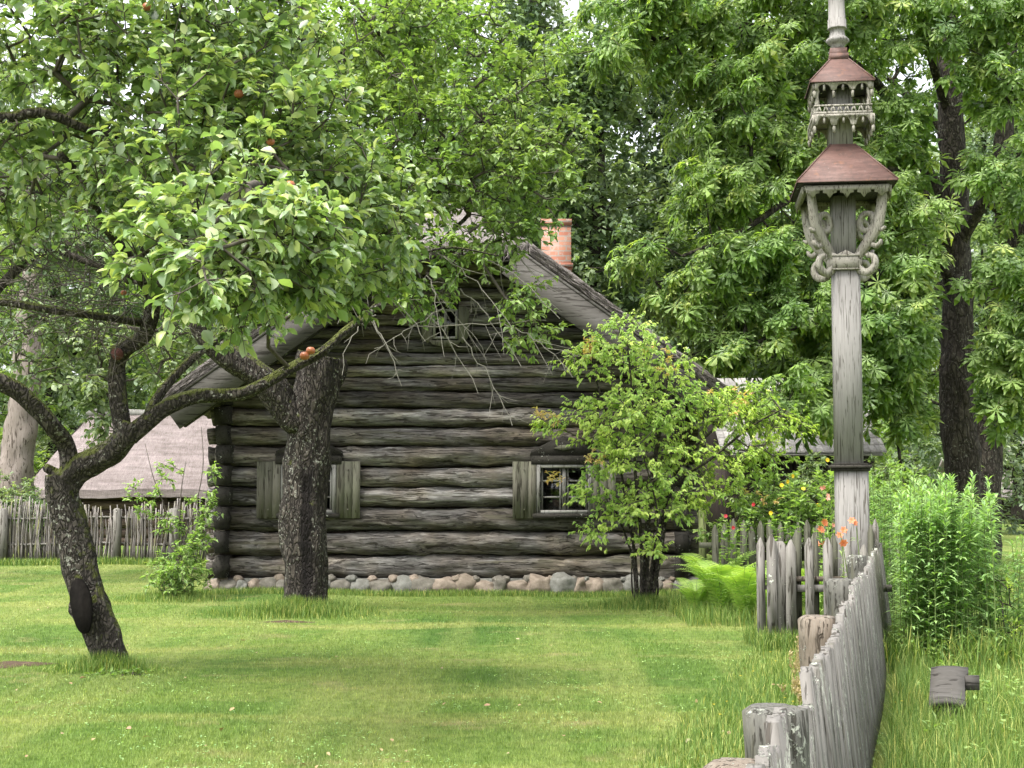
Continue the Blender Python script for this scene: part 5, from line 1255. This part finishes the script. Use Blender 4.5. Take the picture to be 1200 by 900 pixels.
small_shrub('fence_shrub', 'dark rounded shrub behind the stick fence at the left edge', 32, 15, [(10, 590, 32, .9, .6, .55, 90), (50, 600, 32, .7, .5, .35, 50)], [[(15, 590, 32)]], 'bg_leaf', 9, (.08, .13))
def goldenrod(name, label, spots, grp=None, hs=(1.2, 1.75), mat='gold_leaf', leafL=(.09, .15), dens=90):
    c = np.mean(spots, 0); h = empty(name, (float(c[0]), float(c[1]), 0), label, 'plant', grp); st = MB(); lf = MB()
    for (x, y) in spots:
        hh = random.uniform(*hs); lx, ly = random.uniform(-.1, .1), random.uniform(-.1, .1); n = 7; t = np.linspace(0, 1, n)
        pts = np.stack([x+lx*t**2, y+ly*t**2, t*hh], -1); st.tube(pts, .006*(1-.5*t), 4, False)
        m = dens; tt = .05+.95*rng.random(m)**.8; pos = np.stack([x+lx*tt**2, y+ly*tt**2, tt*hh], -1); a = rng.random(m)*2*np.pi
        d = np.stack([np.cos(a), np.sin(a), .25+.9*(tt > .93)+rng.normal(0, .2, m)], -1); lf.inst(*T_LANCE, pos, frames(d, np.tile([0, 0, 1.0], (m, 1))), rng.uniform(*leafL, m)*(1-.45*(tt > .9)))
    st.build('stems', M['stem'], h); lf.build('leaves', M[mat], h, True)
Yg = 12.9
sp_ = [(P(px_, 700, Y_)[0], Y_) for px_, Y_ in [(random.gauss(1105, 33), random.uniform(12.6, 14.4)) for _ in range(120)] if 1050 < px_ < 1172]
goldenrod('goldenrod_clump', 'big bushy clump of tall green goldenrod right of the pole', sp_, hs=(1.25, 1.72), leafL=(.1, .18), dens=110)
sp_ = [(P(random.uniform(1150, 1196), 700, 13.6)[0], random.uniform(12.8, 14)) for _ in range(26)]
goldenrod('goldenrod_clump', 'lower looser goldenrod stems at the right end of the big clump', sp_, hs=(.5, 1.15))
sp_ = [(P(random.uniform(1022, 1075), 700, 15.8)[0], random.uniform(15.3, 16.8)) for _ in range(40)]
goldenrod('goldenrod_clump', 'goldenrod growing directly behind the end of the board fence', sp_, hs=(1.3, 1.8))
def fern(px, py, Y, s, label, n=13):
    B = P(px, py, Y); h = empty('fern', (B[0], Y, 0), label, 'fern', 'ferns by the garden fence'); f = MB(); st = MB()
    for k in range(n):
        a = 2*math.pi*k/n+random.uniform(-.3, .3); L_ = s*random.uniform(.75, 1.1); t = np.linspace(0, 1, 22)
        r = L_*(.12*t+.42*t**1.8); z = L_*(1.0*t-.42*t**3)
        pts = np.stack([B[0]+r*math.cos(a), Y+r*math.sin(a), z], -1); st.tube(pts, .005*(1-.7*t), 4, False)
        T = np.gradient(pts, axis=0); T /= np.linalg.norm(T, axis=1, keepdims=True); side = np.cross(T, [0, 0, 1.0]); side /= np.linalg.norm(side, axis=1, keepdims=True); nr = np.cross(side, T)
        tt = np.arange(2, 26)/26.0; pp = np.stack([np.interp(tt, t, pts[:, i]) for i in range(3)], -1); TT = np.stack([np.interp(tt, t, T[:, i]) for i in range(3)], -1); SS = np.stack([np.interp(tt, t, side[:, i]) for i in range(3)], -1); NN = np.stack([np.interp(tt, t, nr[:, i]) for i in range(3)], -1)
        wl = L_*.17*np.sin(np.pi*np.clip(tt*.86+.12, 0, 1))**.8
        for sg in (-1, 1): f.inst(np.array([[-.085, 0, 0], [.085, 0, 0], [.055, .7, 0], [0, 1, -.1], [-.055, .7, 0]]), [np.array([[0, 1, 2], [0, 2, 4], [4, 2, 3]])], pp, frames(SS*sg+TT*.35, NN), wl)
    st.build('stalks', M['stem'], h); f.build('fronds', M['fern'], h, True)
for i, (a, c, Y, s, lb) in enumerate(((816, 700, 17.4, .75, 'small fern nearest the bush stems, fronds leaning to the lawn'), (846, 700, 17.2, 1.2, 'large bright fern in the middle of the fern bed'), (872, 700, 16.8, 1.05, 'fern just left of the grey picket fence'), (838, 690, 18.0, 1.25, 'tall fern at the back by the dark pickets'), (870, 690, 18.6, .95, 'back fern half hidden behind the fern beside the pickets'), (897, 690, 16.6, .7, 'fern tucked behind the end post of the picket fence'), (955, 690, 17.0, 1.05, 'yellow-green fern seen between the pickets and the pole'))): fern(a, c, Y, s, lb)
def flower_plant(name, label, cat, px, Y, tops, fm, fsize, petals=6, leafmat='shrub_leaf', hs_leaf=28, lsize=(.08, .13)):
    B = P(px, 690, Y); h = empty(name, (B[0], Y, 0), label, cat); st = MB(); lf = MB()
    for (a, c, YY) in tops:
        T_ = P(a, c, YY); n = 8; t = np.linspace(0, 1, n)[:, None]; p0 = np.array([B[0]+random.uniform(-.1, .1), Y, 0]); pts = p0+(T_-p0)*t+np.array([.04, 0, 0])*np.sin(t*3); st.tube(pts, .005, 5, False)
        m = hs_leaf; tt = rng.uniform(.15, .95, m); pos = p0+(T_-p0)*tt[:, None]; d = rdir(m)*[1, 1, .3]+[0, 0, .25]; lf.inst(*T_LANCE if name == 'lily' else T_OVAL, pos, frames(d, np.tile([0, 0, 1.], (m, 1))), rng.uniform(*lsize, m))
        for q in range(1 if fm in ('yellow', 'red') else 2):
            fl = MB()
            cc = T_+rng.normal(0, fsize*.8, 3); ax = rdir(1)[0]*.5+[0, -.8, .2]; a_ = np.arange(petals)*2*np.pi/petals; ax /= np.linalg.norm(ax); e1 = np.cross(ax, [0, 0, 1]); e1 /= np.linalg.norm(e1); e2 = np.cross(e1, ax)
            d = np.cos(a_)[:, None]*e1+np.sin(a_)[:, None]*e2+ax*.35; fl.inst(*T_OVAL, np.tile(cc, (petals, 1)), frames(d, np.tile(ax, (petals, 1))), fsize); fl.build('flower_head', M[fm], h, True)
    st.build('stems', M['stem'], h); lf.build('leaves', M[leafmat], h, True)
flower_plant('lily', 'orange-red lily flowering in front of the pole foot', 'flower', 992, 14.1, [(984, 625, 14.1), (1003, 618, 14.1), (986, 640, 14.05)], 'lily', .042, 6, hs_leaf=30, lsize=(.06, .1))
flower_plant('lily', 'orange lilies left of the pole above the dark pickets', 'flower', 968, 16.2, [(962, 622, 16.2), (966, 640, 16.2), (970, 612, 16.2)], 'lily', .042, 6)
flower_plant('phlox', 'pale pink flowers at the left side of the pole', 'flower', 972, 16.6, [(972, 585, 16.6), (978, 612, 16.6), (963, 575, 16.7)], 'pink', .032, 5)
flower_plant('sneezeweed', 'tall yellow-flowered plant in front of the dark shed wall', 'flower', 920, 17.5, [(925, 562, 17.5), (930, 558, 17.6), (918, 570, 17.5), (940, 575, 17.4), (905, 600, 17.4)], 'yellow', .03, 9, hs_leaf=46)
flower_plant('sneezeweed', 'single yellow bloom touching the left side of the pole band', 'flower', 968, 17.8, [(975, 541, 17.8), (958, 590, 17.8)], 'yellow', .03, 9, hs_leaf=46)
flower_plant('rose_bush', 'rose bush with dark red blooms behind the ferns', 'flower', 860, 17.9, [(850, 605, 17.9), (862, 618, 17.9), (880, 592, 18)], 'red', .03, 6, hs_leaf=50, lsize=(.07, .12))
small_shrub('garden_shrub', 'shrub filling the garden between the shed and the picket fence', 19.5, 930, [(900, 590, 19.5, .5, .5, .5, 55), (950, 600, 19.5, .5, .5, .5, 55), (990, 590, 19.6, .5, .5, .5, 45), (860, 640, 19.6, .4, .4, .4, 30), (1050, 580, 19.6, .6, .5, .5, 55)], [[(930, 600, 19.5)], [(980, 600, 19.5)], [(1040, 600, 19.5)]], 'shrub_leaf', 9, (.06, .11))
small_shrub('climbing_shrub', 'dark green shrub against the shed under its eaves', 28.6, 960, [(955, 570, 28.6, .8, .5, .6, 70), (900, 600, 28.6, .8, .5, .5, 50), (1010, 580, 28.6, .8, .5, .7, 60), (1080, 570, 27.5, 1.2, .5, .8, 80)], [[(955, 570, 28.6)], [(1060, 560, 27.5)]], 'bg_leaf', 10, (.09, .15))
small_shrub('goutweed_patch', 'low leafy weeds round the foot of the leaning apple tree', 12.4, 130, [(140, 795, 12.2, .3, .2, .05, 30), (105, 795, 12.3, .25, .2, .05, 20)], [[(130, 790, 12.2)]], 'bg_leaf2', 7, (.035, .06), tl=.06, cat='plant')
small_shrub('weed_clump', 'dark weeds at the edge of the grass ring under the thick old tree', 17.3, 320, [(300, 738, 17.2, .25, .15, .04, 14), (345, 742, 17.1, .3, .15, .04, 16)], [[(320, 738, 17.2)]], 'bg_leaf', 7, (.04, .06), tl=.06, cat='plant')
small_shrub('rose_stem_shrub', 'small yellowish shrub at the right end of the goldenrod', 12.9, 1186, [(1190, 745, 12.9, .12, .2, .2, 14), (1178, 690, 13.2, .1, .2, .2, 8)], [[(1190, 740, 12.9)]], 'bush_leaf', 8, (.03, .05))

# ------------------------------------------------------------------ grass
def blades(name, pts, hgt, wid, mat, lean=.35, bend=True):
    n = len(pts); b = MB(); a = rng.random(n)*2*np.pi; dr = np.stack([np.cos(a), np.sin(a), np.zeros(n)], -1); sd = np.stack([-dr[:, 1], dr[:, 0], np.zeros(n)], -1)
    ln = rng.uniform(0, lean, n)[:, None]; hgt = np.broadcast_to(hgt, (n,))[:, None]; wid = np.broadcast_to(wid, (n,))[:, None]; up = np.array([0, 0, 1.0])
    if bend:
        V = np.stack([pts-sd*wid/2, pts+sd*wid/2, pts+up*hgt*.55+dr*hgt*ln*.35+sd*wid*.4, pts+up*hgt*.55+dr*hgt*ln*.35-sd*wid*.4, pts+up*hgt*(1-ln*.3)+dr*hgt*ln], 1)
        i = np.arange(n)[:, None]*5; b.add(V.reshape(-1, 3), [np.concatenate([i, i+1, i+2, i+3], 1), np.concatenate([i+3, i+2, i+4], 1)])
    else:
        V = np.stack([pts-sd*wid/2, pts+sd*wid/2, pts+up*hgt+dr*hgt*ln], 1); i = np.arange(n)[:, None]*3; b.add(V.reshape(-1, 3), np.concatenate([i, i+1, i+2], 1))
    return tag(b.build(name, mat), kind='stuff')
def gp(x, y): return np.stack([x, y, ground_z(x, y)-.004], -1)
def sample_view(n, y0, y1, m=.42):
    """points denser close to the camera so that blades look equally dense"""
    y = 1/(1/y0+rng.random(n)*(1/y1-1/y0)); x = rng.uniform(-m, m, n)*y; return x, y
x, y = sample_view(520000, 6.8, 34); k = ~((np.abs(x-HX) < 3.6) & (y > HY+.1))
x, y = x[k], y[k]; fade = np.clip((y-6)/20, 0, 1)
blades('lawn_grass', gp(x, y), rng.uniform(.012, .034, len(x))*(1+.3*fade), .004+.006*fade, M['blade'], .9, False)
def region(n, fx):
    pts = fx(n); return gp(pts[:, 0], pts[:, 1]), pts
# longer grass along edges, under trees, beside the fence
L_ = []
def add_band(n, x0, x1, y0, y1, h0, h1, w=.006): 
    x = rng.uniform(x0, x1, n); y = rng.uniform(y0, y1, n); L_.append((gp(x, y), rng.uniform(h0, h1, n), np.full(n, w)))
def add_disc(n, cx, cy, r, h0, h1, w=.006, sq=.7):
    a = rng.random(n)*2*np.pi; rr = np.abs(rng.normal(0, .62, n))*r*(1+.3*np.sin(a*3+cx)+.2*np.sin(a*5+cy)); x = cx+rr*np.cos(a); y = cy+rr*np.sin(a)*sq; L_.append((gp(x, y), rng.uniform(h0*.4, h1, n)*np.exp(-(rr/r)**2*.9), np.full(n, w)))
add_band(16000, HX-3.9, HX+4.2, HY-.7, HY-.12, .03, .12)
add_disc(14000, P(360, 720, 18.3)[0]-.1, 18.0, 1.0, .1, .3, .007); add_disc(5000, P(125, 780, 12.5)[0], 12.5, .5, .08, .22)
add_disc(7000, P(757, 712, 19)[0], 18.9, .9, .08, .25); add_disc(4000, P(208, 700, 20.2)[0], 20, .9, .08, .2)
add_band(9000, -13, -4.4, 28.8, 29.4, .05, .2, .012)
add_band(9000, 2.0, 4.6, 16.2, 19, .1, .3)
n = 60000; y = 1/(1/4.5+rng.random(n)*(1/13-1/4.5)); x = .95+.281*(y-3.97)+rng.random(n)**1.2*3.2; L_.append((gp(x, y), rng.uniform(.06, .26, n)*(1-.45*np.clip((x-.281*y-1)/3, 0, 1)), np.full(n, .0045)))
n = 26000; y = 1/(1/6.5+rng.random(n)*(1/15.5-1/6.5)); x = .62+.281*(y-3.97)-rng.random(n)**2*1.1; L_.append((gp(x, y), rng.uniform(.04, .2, n)*(1-.5*np.clip((.62+.281*(y-3.97)-x)/1.1, 0, 1)), np.full(n, .005)))
add_band(6000, 2.4, 4.0, 13.9, 14.9, .1, .28, .006)
g = np.vstack([a for a, _, _ in L_]); hh = np.concatenate([a for _, a, _ in L_]); ww = np.concatenate([a for _, _, a in L_])
blades('long_grass', g, hh, ww, M['tall'], .7, True)
# hanging wide blades at the goldenrod's foot
a = rng.uniform(3.2, 4.6, 900); c = rng.uniform(12.3, 12.9, 900); blades('sedge_blades', gp(a, c), rng.uniform(.2, .5, 900), .011, M['tall'], 1.2, True)
def meadow_weeds():
    b = MB(); n = 260; y = rng.uniform(8, 15.5, n); x = 1.15+.281*(y-3.97)+rng.random(n)*2.6; k = ~((np.abs(x-2.9) < .25) & (np.abs(y-9.8) < .5)); x, y = x[k], y[k]; n = len(x)
    for i in range(n):
        m = random.randint(8, 16); p = gp(x[i:i+1], y[i:i+1])[0]; hh = random.uniform(.06, .22); tt = rng.random(m); pos = p+np.stack([rng.normal(0, .025, m), rng.normal(0, .025, m), tt*hh], -1)
        b.inst(*T_LEAF, pos, frames(rdir(m)*[1, 1, .3]+[0, 0, .3], np.tile([0, 0, 1.], (m, 1))), rng.uniform(.04, .075, m))
    tag(b.build('meadow_weeds', M['shrub_leaf'], smooth=True), kind='stuff')
meadow_weeds()
def clover():
    b = MB(); n = 5200; x, y = sample_view(n, 7.2, 20, .38); keep = (np.sin(x*1.9+1)*np.sin(y*1.3)+.5*np.sin(x*4.1+y*2.7)+rng.normal(0, .5, n)) > .35
    x, y = x[keep], y[keep]; n = len(x); m = 3
    pos = np.repeat(gp(x, y), m, 0)+np.stack([rng.normal(0, .012, n*m), rng.normal(0, .012, n*m), rng.uniform(.022, .045, n*m)], -1)
    b.inst(*T_LEAF, pos, frames(rdir(n*m)*[1, 1, .2], np.tile([0, 0, 1.], (n*m, 1))+rdir(n*m)*.3), rng.uniform(.014, .028, n*m)); tag(b.build('lawn_clover', M['gold_leaf'], smooth=True), kind='stuff')
clover()
def seed_heads():
    b = MB(); st = MB()
    for (px, py, Y, n) in ((938, 765, 11.6, 11), (930, 800, 10.8, 8), (948, 805, 10.2, 8)):
        for k in range(n):
            T_ = P(px+random.gauss(0, 7), py+random.gauss(0, 12), Y+random.uniform(-.2, .2)); B = np.array([T_[0]+random.uniform(-.04, .04), T_[1], 0]); st.tube([B, (B+T_)/2, T_], .002, 3, False)
            m = 60; t = rng.uniform(.45, 1, m); pos = B+(T_-B)*t[:, None]+rng.normal(0, .008, (m, 3)); b.inst(*T_DIAM, pos, frames(rdir(m)+[0, 0, 1], rdir(m)), .022)
    h = empty('dry_sorrel', tuple(P(938, 800, 11)[:2])+(0,), 'dry buff seed heads standing beside the split fence post', 'plant'); st.build('stems', M['seed'], h); b.build('seed_heads', M['seed'], h)
seed_heads()
def fallen():
    n = 110; x, y = sample_view(n, 7.4, 20, .34); b = MB(); x = x-.4; p = gp(x, y)+[0, 0, .035]
    b.inst(*T_OVAL, p, frames(rdir(n)*[1, 1, .2], np.tile([0, 0, 1.], (n, 1))+rdir(n)*.5), rng.uniform(.03, .055, n)); tag(b.build('fallen_leaves', M['fallen'], smooth=True), kind='stuff')
    n = 70; y = rng.uniform(8, 15, n); x = 1.2+.281*(y-4)+rng.random(n)*2.2*np.where(rng.random(n) < .6, 1, -.7); b = MB()
    for k in range(n):
        c = gp(x[k:k+1], y[k:k+1])[0]+[0, 0, random.uniform(.05, .16)]; a_ = np.arange(6)*math.pi/3; d = np.stack([np.cos(a_), np.sin(a_), .3+0*a_], -1); b.inst(*T_DIAM, np.tile(c, (6, 1)), frames(d, np.tile([0, 0, 1.], (6, 1))), .014)
    tag(b.build('dandelion_flowers', M['yellow']), kind='stuff')
fallen()
def soil_patch(px, py, Y, rx, ry):
    c = P(px, py, Y); a = np.linspace(0, 2*np.pi, 40, endpoint=False); b = MB(); r = 1+.25*np.sin(a*3+px)+.15*np.sin(a*7)
    x = c[0]+rx*r*np.cos(a); y = Y+ry*r*np.sin(a); V = np.vstack([[c[0], Y, float(ground_z(c[0], Y))+.03], np.stack([x, y, ground_z(x, y)+.003], -1)]); b.add(V, np.array([[0, i+1, (i+1) % 40+1] for i in range(40)]))
    tag(b.build('soil_patch', M['soil'], smooth=True), kind='structure')
soil_patch(20, 776, 12.9, .28, .22); soil_patch(335, 742, 17.0, .3, .07)
